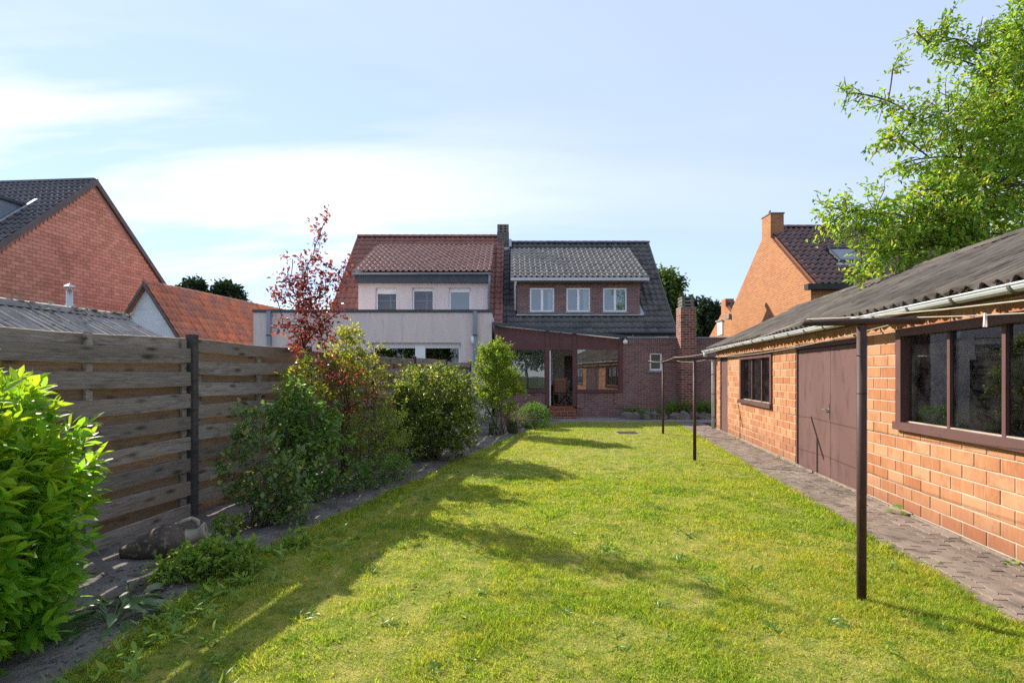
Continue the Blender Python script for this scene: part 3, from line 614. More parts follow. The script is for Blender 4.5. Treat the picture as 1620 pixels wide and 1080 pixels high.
# ------------------------------------------------------------------ washing line posts
posts = []
def line_post(Z, px, top, label, blen=0.74):
    X = (px - 810) / F * Z
    o = empty('washing_line_post', (X, Z, 0), -TH, label, 'clothesline post', 'T-shaped washing line posts beside the path')
    MB().tube([(0, 0, -0.1), (0, 0, top - .03)], 0.029, 14).build('post', M['post_brown'], o, smooth=True)
    MB().tube([(-blen / 2, 0, top), (blen / 2, 0, top)], 0.0245, 12).build('crossbar', M['post_brown'], o, smooth=True)
    MB().lathe([(.07, -.02), (.06, .016), (.03, .024)], (0, 0, 0), 12).build('footing', M['wall_dirt'], o); MB().tube([(0, 0, 1.42), (0, 0, 1.425)], 0.031, 14).build('collar', M['post_brown'], o, smooth=True)
    posts.append((X, Z, top, blen)); return o
line_post(3.46, 1363, 1.905, 'brown T-shaped washing line post standing nearest in the lawn by the path')
line_post(9.03, 1099, 1.835, 'brown washing line post in mid lawn opposite the shed garage doors')
line_post(13.08, 1049, 1.87, 'brown washing line post farthest away, before the small white annex window')
def bar_end(i, s, inset=0.03):
    X, Z, t, b = posts[i]; d = s * (b / 2 - inset); return Vector((X + d * CT, Z - d * ST, t + 0.024))
def rope(a, b, sag, label, extra=None):
    pts = [a.lerp(b, t / 14) - Vector((0, 0, sag * 4 * (t / 14) * (1 - t / 14))) for t in range(15)]
    return tag(MB().tube(pts, 0.0033, 5).build('washing_line', M['rope'], None, smooth=True), label, 'clothesline', 'washing lines between the posts')
for s, nm in ((-1, 'lawn-side'), (1, 'path-side')):
    back = bar_end(0, s) - Vector((ST * 6.5, CT * 6.5, 0.0))
    rope(bar_end(0, s), back, 0.16, f'cream washing line running toward the viewer from the {nm} end of the nearest crossbar')
    rope(bar_end(0, s), bar_end(1, s), 0.07, f'cream washing line from nearest to middle post on the {nm} ends')
    rope(bar_end(1, s), bar_end(2, s), 0.06, f'cream washing line from middle to farthest post on the {nm} ends')
a = bar_end(0, 1); b = a - Vector((ST * 6.5, CT * 6.5, 0)); t = 0.092; pp = a.lerp(b, t) - Vector((0, 0, 0.16 * 4 * t * (1 - t)))
pg = empty('clothes_peg', pp, 0.3, 'pale clothes peg hanging on the washing line before the shed window', 'clothes peg')
for s in (-1, 1): MB().add([(s*.003-.004, -.004, .012), (s*.003+.004, -.004, .012), (s*.010+.004, -.004, -.065), (s*.010-.004, -.004, -.065), (s*.003-.004, .004, .012), (s*.003+.004, .004, .012), (s*.010+.004, .004, -.065), (s*.010-.004, .004, -.065)], [(0,3,2,1),(4,5,6,7),(0,1,5,4),(1,2,6,5),(2,3,7,6),(3,0,4,7)]).build('prong', M['peg'], pg)

# ------------------------------------------------------------------ fence on the left
X0F = -4.27
fence = empty('wooden_fence', (X0F, 0, 0), PI / 2 - TH, 'weathered dark wooden fence of overlapping horizontal slats along the left bed', 'fence')
fposts = [-1.2, 1.0, 3.22, 5.43, 7.62, 9.85, 12.1, 14.65, 17.5]
def slat_mesh(L, seed, h=0.142, th=0.018, n=8):
    rr = np.random.default_rng(seed); v = []; b1, b2, ph = rr.normal(0, .010), rr.normal(0, .006), rr.uniform(0, 6); w0 = rr.uniform(.92, 1.06)
    for i in range(n + 1):
        t = i / n; x = L * t; dz = b1 * math.sin(PI * t) + b2 * math.sin(2 * PI * t + ph); dy = 0.010 * math.sin(PI * t) * rr.uniform(-.2, 1); hh = h * w0 / 2 + rr.normal(0, .0015)
        v += [(x, dy, dz - hh), (x, dy + th, dz - hh), (x, dy + th, dz + hh), (x, dy, dz + hh - 0.004)]
    f = [(0, 1, 2, 3), (n*4+3, n*4+2, n*4+1, n*4)]
    for i in range(n):
        for k in range(4): f.append((i*4+k, (i+1)*4+k, (i+1)*4+(k+1)%4, i*4+(k+1)%4))
    return v, f
def mk(name, vf, m):
    me = bpy.data.meshes.new(name); me.from_pydata(vf[0], [], vf[1]); me.update(); me.materials.append(m); return me
SF = [mk('slat', slat_mesh(1.0, 40 + i), M['wood_grey']) for i in range(9)]; SB = [mk('slat', slat_mesh(1.0, 60 + i), M['wood_brown']) for i in range(6)]
for i, Z in enumerate(fposts):
    x = Z / CT; MB().box(x - .036, x + .036, -.045, .05, -.1, 1.965 + random.uniform(-.02, .02)).build('post', M['wood_dark'], fence)
for i in range(len(fposts) - 1):
    a, b = fposts[i] / CT + .042, fposts[i + 1] / CT - .042; L = b - a; shift = (0.0, 0.116)[i % 2] if i < 4 else random.choice((0.0, .116)); tilt = random.uniform(-.006, .006)
    top = 1.92 + (0.0 if i < 5 else random.uniform(-.03, .03))
    if i == 3: shift = 0.0
    if i == 2: shift = 0.116
    for bx in (a + .03, a + L / 2 - .03, b - .09): MB().box(bx, bx + .06, 0.002, .03, 0.03, top - .01).build('batten', M['wood_grey'], fence)
    P = 0.232
    for k in range(9):
        zf = top - .072 - shift - k * P; zb = zf - .116 if shift == 0 else zf + .116
        if zf > 0.07:
            o = link(bpy.data.objects.new('slat', SF[(i * 5 + k * 2) % 9]), fence); o.scale = (L, 1, 1); o.location = (a, -.022, zf + random.uniform(-.008, .008)); o.rotation_euler = (random.uniform(-.05, .05), tilt + random.uniform(-.004, .004), 0)
        if 0.06 < zb < top - .06:
            o = link(bpy.data.objects.new('slat', SB[(i + k * 3) % 6] if not (shift > 0 and k == 0) else SF[k]), fence); o.scale = (L, 1, 1); o.location = (a, .036, zb + random.uniform(-.012, .012)); o.rotation_euler = (random.uniform(-.05, .05), tilt + random.uniform(-.006, .006), 0)

# ------------------------------------------------------------------ tiled roofs
def tile_field(name, o, ex, width, es, length, m, parent, tw=0.24, tl=0.40, amp=0.03, lift=0.035, over=0.05, kind='stuff', cut=None, thick=0.03):
    """separate wavy clay tiles in rows, joined into one part; o = lower left eave corner"""
    o, ex, es = Vector(o), Vector(ex).normalized(), Vector(es).normalized(); en = ex.cross(es)
    nc = max(1, round(width / tw)); tw = width / nc; nr = max(1, round(length / tl)); tl = length / nr
    prof = [(0.0, .10), (0.16, -.35), (0.36, -.5), (0.58, -.25), (0.71, .92), (0.86, .95), (1.04, .12)]
    vs = []; fs = []; rr = np.random.default_rng(int(width * 1000)); k = len(prof)
    for r in range(nr):
        for c in range(nc):
            if cut and cut((c + .5) * tw, (r + .5) * tl): continue
            b = len(vs); j1, j2, j3 = rr.normal(0, .004), rr.normal(0, .003), rr.normal(0, .004)
            for (s0, h0) in ((r * tl - over * .3 + j3, lift), ((r + 1) * tl + over, 0.0)):
                for t, h in prof: vs.append(o + ex * ((c + t) * tw + j1) + es * s0 + en * (h0 + amp * h + j2))
            for t, h in prof: vs.append(o + ex * ((c + t) * tw + j1) + es * (r * tl - over * .3 + j3) + en * (lift + amp * h + j2 - thick))
            for q in range(k - 1):
                fs.append((b + q, b + q + 1, b + k + q + 1, b + k + q)); fs.append((b + 2*k + q, b + 2*k + q + 1, b + q + 1, b + q))
    return np_obj(name, [tuple(v) for v in vs], fs, m, parent, kind=kind)
def ridge_row(parent, m, x0, x1, y, z, n, r=0.11):
    mb = MB()
    for i in range(n):
        a = x0 + (x1 - x0) * i / n; b = a + (x1 - x0) / n + .04
        for (t0, rr0), (t1, rr1) in (((a, r * 1.12), (b, r)),):
            k = 7; vs = [(t, y - q * math.cos(PI * j / (k - 1)) , z - .05 + q * math.sin(PI * j / (k - 1))) for t, q in ((t0, rr0), (t1, rr1)) for j in range(k)]
            mb.add(vs, [(j, j + 1, k + j + 1, k + j) for j in range(k - 1)] + [tuple(range(k))])
    return mb.build('ridge_tiles', m, parent, kind='stuff')

# houses stand square to the camera's axis: local frame = world axes about an origin at the facade
def far_window(parent, x0, x1, z0, z1, y, fr_m, glass, sash=2, fw=0.075, sill=None, shutter=0.0, curtain=0, split=None):
    fr = MB(); fr.box(x0, x1, y, y + .07, z1 - fw, z1).box(x0, x1, y, y + .07, z0, z0 + fw).box(x0, x0 + fw, y, y + .07, z0 + fw, z1 - fw).box(x1 - fw, x1, y, y + .07, z0 + fw, z1 - fw)
    w = fr.build('window', fr_m, parent); top = z1 - fw
    if shutter: 
        MB().box(x0 + fw * .4, x1 - fw * .4, y - .02, y + .05, z1 - fw - shutter, z1 - .005).build('shutter_box', M['shutter'], w); top = z1 - fw - shutter
    n = sash; a, b = x0 + fw, x1 - fw; g = split or [a + (b - a) * i / n for i in range(n + 1)]
    for i in range(n):
        if i: MB().box(g[i] - .05, g[i] + .05, y - .012, y + .06, z0 + fw, top).build('mullion', fr_m, w)
        MB().quad((g[i], y + .04, z0 + fw), (g[i + 1], y + .04, z0 + fw), (g[i + 1], y + .04, top), (g[i], y + .04, top)).build('pane', glass, w)
    if sill: MB().box(x0 - .09, x1 + .09, y - .10, y + .02, z0 - .07, z0 - .005).build('sill', sill, w)
    if curtain:
        cm = MB(); cw = (x1 - x0) * .16; k = 13
        for (p, q) in (((x0 + fw, x0 + fw + cw), (x1 - fw - cw, x1 - fw)) if curtain == 1 else (((x1 - fw - cw * 1.2, x1 - fw)),) if curtain == 2 else ((x0 + fw, x0 + fw + cw), (x1 - fw - cw, x1 - fw))):
            xs = [p + (q - p) * i / k for i in range(k + 1)]; cm.add([(x, y + .20 + .02 * (i % 2), z) for z in (z0, z1) for i, x in enumerate(xs)], [(i, i + 1, k + 2 + i, k + 1 + i) for i in range(k)])
        cm.build('curtain', M['curtain'], w)
    return w
def mono_gutter(parent, m, x0, x1, y, z, r=0.075, name='gutter'):
    prof = [(r * math.cos(PI + PI * k / 6), r * math.sin(PI + PI * k / 6)) for k in range(7)]
    return MB().prism([(y + p[0], z + p[1]) for p in prof] + [(y + p[0] * .85, z + p[1] * .85) for p in reversed(prof)], 'x', x0, x1).build(name, m, parent)

YE, YR = 21.0, 25.35                                   # eave and ridge lines of the pair of houses
PT = 1.0966                                            # tan of their main pitch
EXS = (1, 0, 0)
def slope_vec(t): v = Vector((0, 1, t)); return v.normalized()
XP = -0.40                                             # party line

# --- brown brick house (right half)
hb = empty('brown_brick_house', (0, 0, 0), 0, 'dark roofed brown brick house with brick dormer and three white windows', 'house')
ze = 3.29; zr = 8.06; xr = 6.72
MB().prism([(YE + .35, 0), (29.3, 0), (29.3, ze + .25), (YR, zr - .12), (YE + .35, ze + .25)], 'x', XP, xr - .12).build('wall', M['brown_brick'], hb)
rb = MB().prism([(YE, ze - .26), (YR, zr - .26), (29.7, ze - .26), (29.7, ze - .13), (YR, zr - .13), (YE, ze - .13)], 'x', XP + .002, xr).build('roof', M['tile_black'], hb)
SLN = math.hypot(YR - YE, zr - ze)
tile_field('roof_tiles', (XP + .02, YE - .05, ze - .09), EXS, xr - XP, slope_vec(PT), SLN + .1, M['tile_black'], rb, 0.26, 0.36, 0.036, 0.045, cut=lambda a, b: .25 < a + XP < 5.4 and 1.12 < b < 5.0)
ridge_row(rb, M['tile_black'], XP + .3, xr + .04, YR, zr + .02, 19, .125)
MB().prism([(YE - .03, ze - .13), (YR, zr - .13), (YR, zr + .05), (YE - .03, ze + .05)], 'x', xr, xr + .05).build('verge', M['tile_black'], rb)
mono_gutter(rb, M['anthracite'], XP + .7, xr + .05, YE - .10, ze - .02, 0.08)
MB().tube([(4.95, YE - .05, ze - .1), (4.95, YE + .2, ze - .35), (4.95, YE + .28, ze - .6)], .045, 8).build('downpipe', M['grey_zinc'], hb, smooth=True)
YD = 21.72
wins = [(wp(838, 0, YD)[0], wp(877, 0, YD)[0]), (wp(896, 0, YD)[0], wp(934, 0, YD)[0]), (wp(954, 0, YD)[0], wp(992, 0, YD)[0])]
wz = (4.20, 5.22); dx0, dx1 = 0.21, 5.42
dw = holed_wall(MB(), dx0, dx1, 3.9, 5.50, [(a, b, wz[0], wz[1]) for a, b in wins], YD, YD + .22)
dw.prism([(YD + .22, 4.0), (24.6, 7.2), (YD + .22, 5.6)], 'x', dx0, dx0 + .2).prism([(YD + .22, 4.0), (24.6, 7.2), (YD + .22, 5.6)], 'x', dx1 - .2, dx1)
dorm = dw.build('dormer', M['brown_brick'], hb)
for a, b in wins: far_window(hb, a, b, wz[0], wz[1], YD + .05, M['white_pvc'], M['glass_sky'], 2, .07, M['concrete'], 0, 2)
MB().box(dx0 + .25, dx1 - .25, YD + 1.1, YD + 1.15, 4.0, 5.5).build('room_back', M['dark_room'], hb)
# fine soldier courses over the three windows
sc = MB()
for a, b in wins:
    n = int((b - a + .2) / .075)
    for i in range(n): sc.box(a - .1 + i * .075, a - .1 + i * .075 + .063, YD - .006, YD + .02, wz[1] + .004, wz[1] + .2)
sc.build('soldier_course', M['red_brick'], dorm, kind='stuff')
dt = (7.67 - 5.60) / (25.0 - 21.4); L_ = math.hypot(25.0 - 21.4, 7.67 - 5.60)
dr = MB().prism([(21.45, 5.47), (25.02, 7.54), (25.02, 7.64), (21.45, 5.57)], 'x', -0.03, 5.66).build('dormer_roof', M['brown_trim'], hb)
tile_field('roof_tiles', (-0.06, 21.38, 5.60), EXS, 5.76, slope_vec(dt), L_, M['tile_weathered_lit'], dr, 0.235, 0.40, 0.045, 0.055)
MB().box(-0.06, 5.72, 21.33, 21.43, 5.46, 5.585).build('gutter', M['gutter_white'], dr); MB().box(0.1, 5.6, 21.44, YD, 5.40, 5.468).build('soffit', M['brown_trim'], dr)
MB().tube([(0.15, 21.40, 5.45), (0.13, YD - .1, 5.25), (0.13, YD - .08, 4.25)], .05, 8).build('downpipe', M['gutter_white'], dorm, smooth=True)
MB().box(0.18, 5.5, YD - .16, YD - .004, 4.03, 4.075).add([(5.43, YD, 4.08), (5.62, YD - .06, 4.06), (5.47, YD + .5, 4.75), (5.43, YD + .5, 4.75)], [(0, 1, 2, 3)]).build('flashing', M['lead'], dorm)
# shared chimney on the ridge
ch = empty('chimney', (-0.44, 25.30, 0), 0, 'squat brick chimney with slotted concrete top between the two house roofs', 'chimney')
MB().box(-.29, .29, -.3, .3, 7.2, 8.50).build('stack', M['grey_brick'], ch)
for i, z in enumerate((8.50, 8.63, 8.76)):
    MB().box(-.28, .28, -.29, .29, z + .055, z + .115).build('slab', M['concrete'], ch)
    if True: MB().box(-.26, -.16, -.27, .27, z, z + .055).box(.16, .26, -.27, .27, z, z + .055).box(-.05, .05, -.27, .27, z, z + .055).build('spacer', M['concrete'], ch)
MB().box(.29, .42, -.45, .2, 7.75, 8.12).box(-.31, .32, -.33, -.302, 7.55, 7.75).build('flashing', M['lead'], ch)

# --- lilac stucco house (left half)
hl = empty('stucco_house', (0, 0, 0), 0, 'lilac stucco house with red tiled roof, wide dormer and flat extension', 'house')
lx0, lx1 = -6.38, -0.98; zrl = 8.37; zel = zrl - (YR - YE) * PT; xl = -7.60
MB().prism([(YE + .35, 0), (29.3, 0), (29.3, zel + .25), (YR, zrl - .12), (YE + .35, zel + .25)], 'x', xl + .12, XP - .004).build('wall', M['stucco'], hl)
rl = MB().prism([(YE, zel - .26), (YR, zrl - .26), (29.7, zel - .26), (29.7, zel - .13), (YR, zrl - .13), (YE, zel - .13)], 'x', xl, XP - .002).build('roof', M['tile_red'], hl)
tile_field('roof_tiles', (xl, YE - .05, zel - .09), EXS, XP - xl, slope_vec(PT), SLN + .1, M['tile_red'], rl, 0.25, 0.37, 0.036, 0.045, cut=lambda a, b: lx0 + .05 < a + xl < lx1 - .05 and .5 < b < 4.9)
ridge_row(rl, M['tile_red'], xl - .03, XP - .3, YR, zrl + .02, 18, .125)
MB().prism([(YE - .03, zel - .13), (YR, zrl - .13), (YR, zrl + .05), (YE - .03, zel + .05)], 'x', xl - .05, xl).build('verge', M['tile_red'], rl)
YD2 = 21.25; wl = [(wp(594, 0, YD2)[0], wp(628, 0, YD2)[0]), (wp(652, 0, YD2)[0], wp(686, 0, YD2)[0]), (wp(710, 0, YD2)[0], wp(745, 0, YD2)[0])]
wz2 = (4.17, 5.14)
dw = holed_wall(MB(), lx0, lx1, 3.5, 5.62, [(a, b, *wz2) for a, b in wl], YD2, YD2 + .3)
dw.prism([(YD2 + .3, 3.9), (24.6, 7.4), (YD2 + .3, 5.75)], 'x', lx0, lx0 + .2).prism([(YD2 + .3, 3.9), (24.6, 7.4), (YD2 + .3, 5.75)], 'x', lx1 - .2, lx1)
dorl = dw.build('dormer', M['stucco'], hl)
for i, (a, b) in enumerate(wl): far_window(hl, a, b, wz2[0], wz2[1], YD2 + .14, M['white_pvc'], M['glass_sky'] if i == 2 else M['glass'], 1, .075 if i == 2 else .06, M['white_pvc'], (.18, .07, .10)[i])
far_window_bar = MB()
for i in (0, 1):
    a, b = wl[i]; far_window_bar.box(a + .1, b - .08, YD2 + .3, YD2 + .32, 4.63, 4.66).box(a + .55, a + .58, YD2 + .3, YD2 + .32, 4.3, 4.95)
far_window_bar.build('glazing_bar', M['grey_zinc'], dorl)
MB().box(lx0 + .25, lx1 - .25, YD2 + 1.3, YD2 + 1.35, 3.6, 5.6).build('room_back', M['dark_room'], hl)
dt = (7.82 - 5.76) / (24.85 - 20.98); L_ = math.hypot(24.85 - 20.98, 7.82 - 5.76)
dr = MB().prism([(21.04, 5.60), (24.87, 7.64), (24.87, 7.74), (21.04, 5.70)], 'x', -6.50, -0.90).build('dormer_roof', M['anthracite'], hl)
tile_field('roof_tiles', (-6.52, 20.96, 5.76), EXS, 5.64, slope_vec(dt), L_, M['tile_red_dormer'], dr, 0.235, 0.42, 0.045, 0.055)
MB().box(-6.46, -.95, 21.02, YD2 - .002, 5.32, 5.62).build('fascia', M['anthracite'], dr); mono_gutter(dr, M['grey_zinc'], -6.52, -.86, 20.93, 5.70, .085)
MB().tube([(-.93, 20.95, 5.64), (-.93, 21.06, 5.25), (-.95, YD2 - .07, 5.1), (-.95, YD2 - .07, 3.9)], .05, 8).build('downpipe', M['grey_zinc'], dr, smooth=True)
# flat extension
YX = 18.3; ex0, ex1 = wp(401, 0, YX)[0], wp(778, 0, YX)[0]; slw = (wp(587, 0, YX)[0], wp(729, 0, YX)[0], 0.25, 1.55 + 50 / F * YX)
ext = MB(); holed_wall(ext, ex0, ex1, 0, 3.76, [slw], YX, YX + .3); ext.box(ex0, ex0 + .3, YX + .3, 21.3, 0, 3.76).box(ex1 - .3, ex1, YX + .3, 21.3, 0, 3.76).box(ex0 + .3, ex1 - .3, YX + .3, 21.3, 3.3, 3.6)
exo = ext.build('extension', M['stucco'], hl)
MB().box(ex0 - .04, ex1 + .05, YX - .04, YX + .34, 3.762, 3.86).box(ex0 - .04, ex0 + .32, YX + .34, 21.2, 3.762, 3.86).build('parapet_cap', M['anthracite'], exo)
sw = far_window(hl, slw[0], slw[1], slw[2], slw[3], YX + .16, M['white_pvc'], M['glass'], 2, .09, None, .10, 0, [slw[0] + .09, wp(660, 0, YX)[0], slw[1] - .09])
MB().box(wp(656, 0, YX)[0], wp(672, 0, YX)[0], YX + .10, YX + .155, .3, slw[3] - .12).build('sliding_stile', M['white_pvc'], sw)
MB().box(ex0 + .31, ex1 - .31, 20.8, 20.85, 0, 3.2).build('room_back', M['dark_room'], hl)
for px in (427, 752):
    x = wp(px, 0, YX)[0]; d = MB().box(x - .065, x + .065, YX - .12, YX - .004, 0, 3.80).build('downpipe', M['grey_zinc'], exo); MB().box(x - .08, x + .08, YX - .14, YX - .003, 2.92, 2.96).build('pipe_clip', M['anthracite'], d)
wlx = wp(748, 0, YX)[0]; wl_ = empty('wall_lamp', (wlx, YX - .07, 2.68), 0, 'small white oval wall lamp beside the grey downpipe on lilac wall', 'wall lamp')
MB().lathe([(0.0, .24), (.05, .22), (.07, .14), (.07, .03), (.05, -.04), (0, -.05)], (0, 0, 0), 10).build('shade', M['globe'], wl_, smooth=True); MB().box(-.04, .04, .03, .068, .0, .2).build('bracket', M['white_pvc'], wl_)

# ------------------------------------------------------------------ conservatory
YC = 18.3; zc = lambda py: HC + (592 - py) / F * YC; xc = lambda px: (px - 810) / F * YC
con = empty('conservatory', (0, 0, 0), 0, 'maroon lean-to conservatory with large panes and open door at the rear of the brown house', 'conservatory')
cx0, cx1 = xc(783), xc(984); zsill = zc(618); zt = zc(552); fl = 0.40
zl, zrr = zc(514), zc(535)
roofz = lambda x: zl + (zrr - zl) * (x - cx0) / (cx1 - cx0)
MB().add([(cx0 - .1, YC - .15, zl), (cx1 + .15, YC - .15, zrr), (cx1 + .15, 21.2, zrr + .0), (cx0 - .1, 21.2, zl), (cx0 - .1, YC - .15, zl + .07), (cx1 + .15, YC - .15, zrr + .07), (cx1 + .15, 21.2, zrr + .07), (cx0 - .1, 21.2, zl + .07)], [(0,3,2,1),(4,5,6,7),(0,1,5,4),(1,2,6,5),(2,3,7,6),(3,0,4,7)]).build('roof', M['poly'], con)
MB().add([(cx0 - .1, YC - .19, zl - .02), (cx1 + .15, YC - .19, zrr - .02), (cx1 + .15, YC - .155, zrr - .02), (cx0 - .1, YC - .155, zl - .02), (cx0 - .1, YC - .19, zl + .09), (cx1 + .15, YC - .19, zrr + .09), (cx1 + .15, YC - .155, zrr + .09), (cx0 - .1, YC - .155, zl + .09)], [(0,3,2,1),(4,5,6,7),(0,1,5,4),(1,2,6,5),(2,3,7,6),(3,0,4,7)]).build('roof_edge', M['anthracite'], con)
pxs = [783, 866, 909, 983]; doorx = (xc(869.5), xc(906.5))
# fascia panels between posts
for a, b in ((788, 863), (869, 886), (888, 906), (912, 980)):
    xa, xb = xc(a), xc(b); MB().add([(xa, YC + .02, zt + .05), (xb, YC + .02, zt + .05), (xb, YC + .02, roofz(xb) - .03), (xa, YC + .02, roofz(xa) - .03), (xa, YC + .06, zt + .05), (xb, YC + .06, zt + .05), (xb, YC + .06, roofz(xb) - .03), (xa, YC + .06, roofz(xa) - .03)], [(0,1,2,3),(5,4,7,6),(4,0,3,7),(1,5,6,2),(3,2,6,7),(4,5,1,0)]).build('fascia_panel', M['maroon_dark'], con)
for px, w, zb in ((785, .07, 0.9), (866, .07, fl), (909, .07, fl), (982.5, .07, .9)):
    x = xc(px); MB().box(x - w, x + w, YC - .012, YC + .09, zb, roofz(x) - .004).build('post', M['maroon_dark'], con)
MB().box(xc(887) - .03, xc(887) + .03, YC + .0, YC + .055, zt + .06, roofz(xc(887)) - .01).build('fascia_batten', M['maroon_dark'], con)
MB().box(xc(787.5), xc(863), YC - .004, YC + .08, zt - .02, zt + .05).box(xc(868.9), xc(906), YC - .004, YC + .08, zt - .02, zt + .05).box(xc(911.9), xc(979.5), YC - .004, YC + .08, zt - .02, zt + .05).build('transom', M['maroon_dark'], con)
for a, b in ((787.8, 862.9), (912.1, 979.6)):
    xa, xb = xc(a), xc(b); f = MB().box(xa, xb, YC + .0, YC + .08, zsill, zsill + .05).box(xa, xa + .035, YC + .003, YC + .075, zsill + .05, zt - .02).box(xb - .035, xb, YC + .003, YC + .075, zsill + .05, zt - .02).build('window', M['maroon_dark'], con)
    MB().quad((xa + .03, YC + .04, zsill + .04), (xb - .03, YC + .04, zsill + .04), (xb - .03, YC + .04, zt), (xa + .03, YC + .04, zt)).build('pane', M['glass_sky'], f)
    MB().box(xa - .06, xb + .06, YC - .05, YC + .1, zsill - .06, zsill - .004).build('sill', M['maroon_dark'], f)
for a, b in ((cx0, xc(862.5)), (xc(912.5), cx1)):
    w = MB().box(a, b, YC + .012, YC + .2, 0, zsill - .062)
    w.build('parapet', M['brown_brick'], con)
for a in (846, 913, 973): MB().box(xc(a) - .0, xc(a + 11), YC - .02, YC + .008, .35, zsill - .064).build('brick_pier', M['brown_brick'], con)
# open door leaf folded inward, white edge
dleaf = MB().box(doorx[0] + .0, doorx[0] + .045, YC + .05, YC + .95, fl + .02, zt - .04).build('door', M['white_pvc'], con)
MB().box(doorx[0], doorx[1], YC - .02, YC + .10, fl - .05, fl).build('threshold', M['floor_red'], con)
# interior
MB().box(cx0, cx1, YC + .2, 21.3, fl - .08, fl - .002).build('floor', M['floor_red'], con)
bw = MB(); holed_wall(bw, cx0, cx1, fl, 3.3, [(xc(824), xc(846), fl + .05, fl + 2.05), (xc(905), xc(940), fl + .9, fl + 1.9)], 21.0, 21.3); bw.build('back_wall', M['room_wall'], con)
MB().box(cx1 - .1, cx1, YC + .2, 21.0, 0.0, zrr - .02).build('side_wall', M['brown_brick'], con); MB().box(cx0, cx0 + .1, YC + .2, 21.0, 0.0, zl - .1).build('side_wall', M['room_wall'], con)
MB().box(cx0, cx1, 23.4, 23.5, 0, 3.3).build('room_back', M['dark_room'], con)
for xa, xb in ((xc(830), xc(856)), (xc(866), xc(884)), (xc(926), xc(938))):
    k = 22; xs = [xa + (xb - xa) * i / k for i in range(k + 1)]; MB().add([(x, 20.88 + .03 * (i % 2), z) for z in (fl + .1, fl + 1.95) for i, x in enumerate(xs)], [(i, i + 1, k + 2 + i, k + 1 + i) for i in range(k)]).build('curtain', M['curtain'], con)
tb = empty('dining_table', (xc(845), 19.6, fl), 0, 'dark dining table just inside the left conservatory window', 'table')
MB().box(-.8, .8, -.4, .4, .70, .74).build('table_top', M['dark_furn'], tb)
for x in (-.72, .72):
    for y in (-.34, .34): MB().box(x - .03, x + .03, y - .03, y + .03, 0, .70).build('leg', M['dark_furn'], tb)
def folding_chair(loc, rz, label, mat):
    c = empty('folding_chair', loc, rz, label, 'chair', 'chairs in the conservatory')
    for i in range(6): MB().box(-.21, .21, -.20 - i * .0 + .028 * i * 0 - .04 - i * .02, -.175 - .04 - i * .02, .50 + i * .088, .575 + i * .088).build('back_slat', mat, c)
    for i in range(5): MB().box(-.22, .22, -.20 + i * .085, -.125 + i * .085, .43, .452).build('seat_slat', mat, c)
    for s in (-1, 1):
        MB().tube([(s * .235, .22, 0), (s * .235, -.12, .42), (s * .235, -.36, 1.06)], .018, 6).build('side_rail', mat, c); MB().tube([(s * .215, -.28, 0), (s * .215, .18, .44)], .016, 6).build('leg', mat, c)
    MB().tube([(-.215, -.22, .06), (.215, -.22, .06)], .012, 6).build('stretcher', mat, c); return c
folding_chair((xc(888), 18.95, fl), 0.0, 'red-brown slatted folding chair in the open conservatory doorway', M['chair_wood'])
folding_chair((xc(903), 19.7, fl), PI * .6, 'dark chair farther inside beside the conservatory doorway', M['dark_furn'])
folding_chair((xc(838), 19.0, fl), 0.2, 'dark chair with its back to the left conservatory pane', M['dark_furn'])
pot = empty('potted_plant', (xc(882), 19.75, fl), 0, 'small green pot plant on stand seen through the open door', 'pot plant')
MB().box(-.14, .14, -.14, .14, 0, .74).build('stand', M['dark_furn'], pot); MB().lathe([(.0, .745), (.07, .745), (.1, .9), (.085, .9), (.0, .88)], (0, 0, 0), 12).build('pot', M['amphora_pale'], pot)
# steps before the door
stp = empty('door_step', (xc(888), YC, 0), 0, 'red brick step before the open conservatory door', 'step')
for i, (y0, y1, z) in enumerate(((-.62, -.32, .17), (-.32, -.03, .34))):
    n = 8; w = 1.0 / n
    MB().box(-.5, .5, y0 + .01, y1, -.05, z - .03).build('tread_base', M['red_brick'], stp)
    for k in range(n): MB().box(-.5 + k * w + .004, -.5 + (k + 1) * w - .004, y0, y1 + .004, z - .03, z + random.uniform(0, .004)).build('brick', M['floor_red'], stp)

# ------------------------------------------------------------------ brick annex with small window and outside chimney
an = empty('brick_annex', (0, 0, 0), 0, 'flat roofed brown brick annex wall with one small white window', 'annex')
ax0, ax1 = cx1 + .004, 9.6; zan = zc(535); sx0, sx1, sz0, sz1 = xc(1028), xc(1048), zc(586), zc(558)
aw = MB(); holed_wall(aw, ax0, ax1, 0, zan, [(sx0, sx1, sz0, sz1)], YC + .01, YC + .3); aw.box(ax0, ax1, 20.9, 21.2, 0, zan).box(ax0, ax1, YC + .3, 20.9, zan - .2, zan - .05)
awo = aw.build('wall', M['brown_brick'], an)
MB().box(ax0 - .04, ax1 + .05, YC - .03, YC + .34, zan + .002, zan + .045).build('coping', M['grey_zinc'], an)
far_window(an, sx0, sx1, sz0, sz1, YC + .06, M['white_pvc'], M['frosted'], 1, .06, M['concrete'])
so = MB()
for i in range(int((ax1 - ax0) / .075)): so.box(ax0 + i * .075, ax0 + i * .075 + .063, YC - .004, YC + .03, zan - .21, zan - .003)
for i in range(8): so.box(sx0 - .08 + i * .075, sx0 - .08 + i * .075 + .063, YC - .004, YC + .03, sz1 + .005, sz1 + .21)
so.build('soldier_course', M['brown_brick'], awo, kind='stuff')
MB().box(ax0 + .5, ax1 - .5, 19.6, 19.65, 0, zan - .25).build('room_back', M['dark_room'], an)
c2 = empty('garden_chimney', (xc(1082), YC - .22, 0), 0, 'tall red brick chimney stack standing against the annex wall', 'chimney')
w2 = (xc(1095) - xc(1070)) / 2 * .94
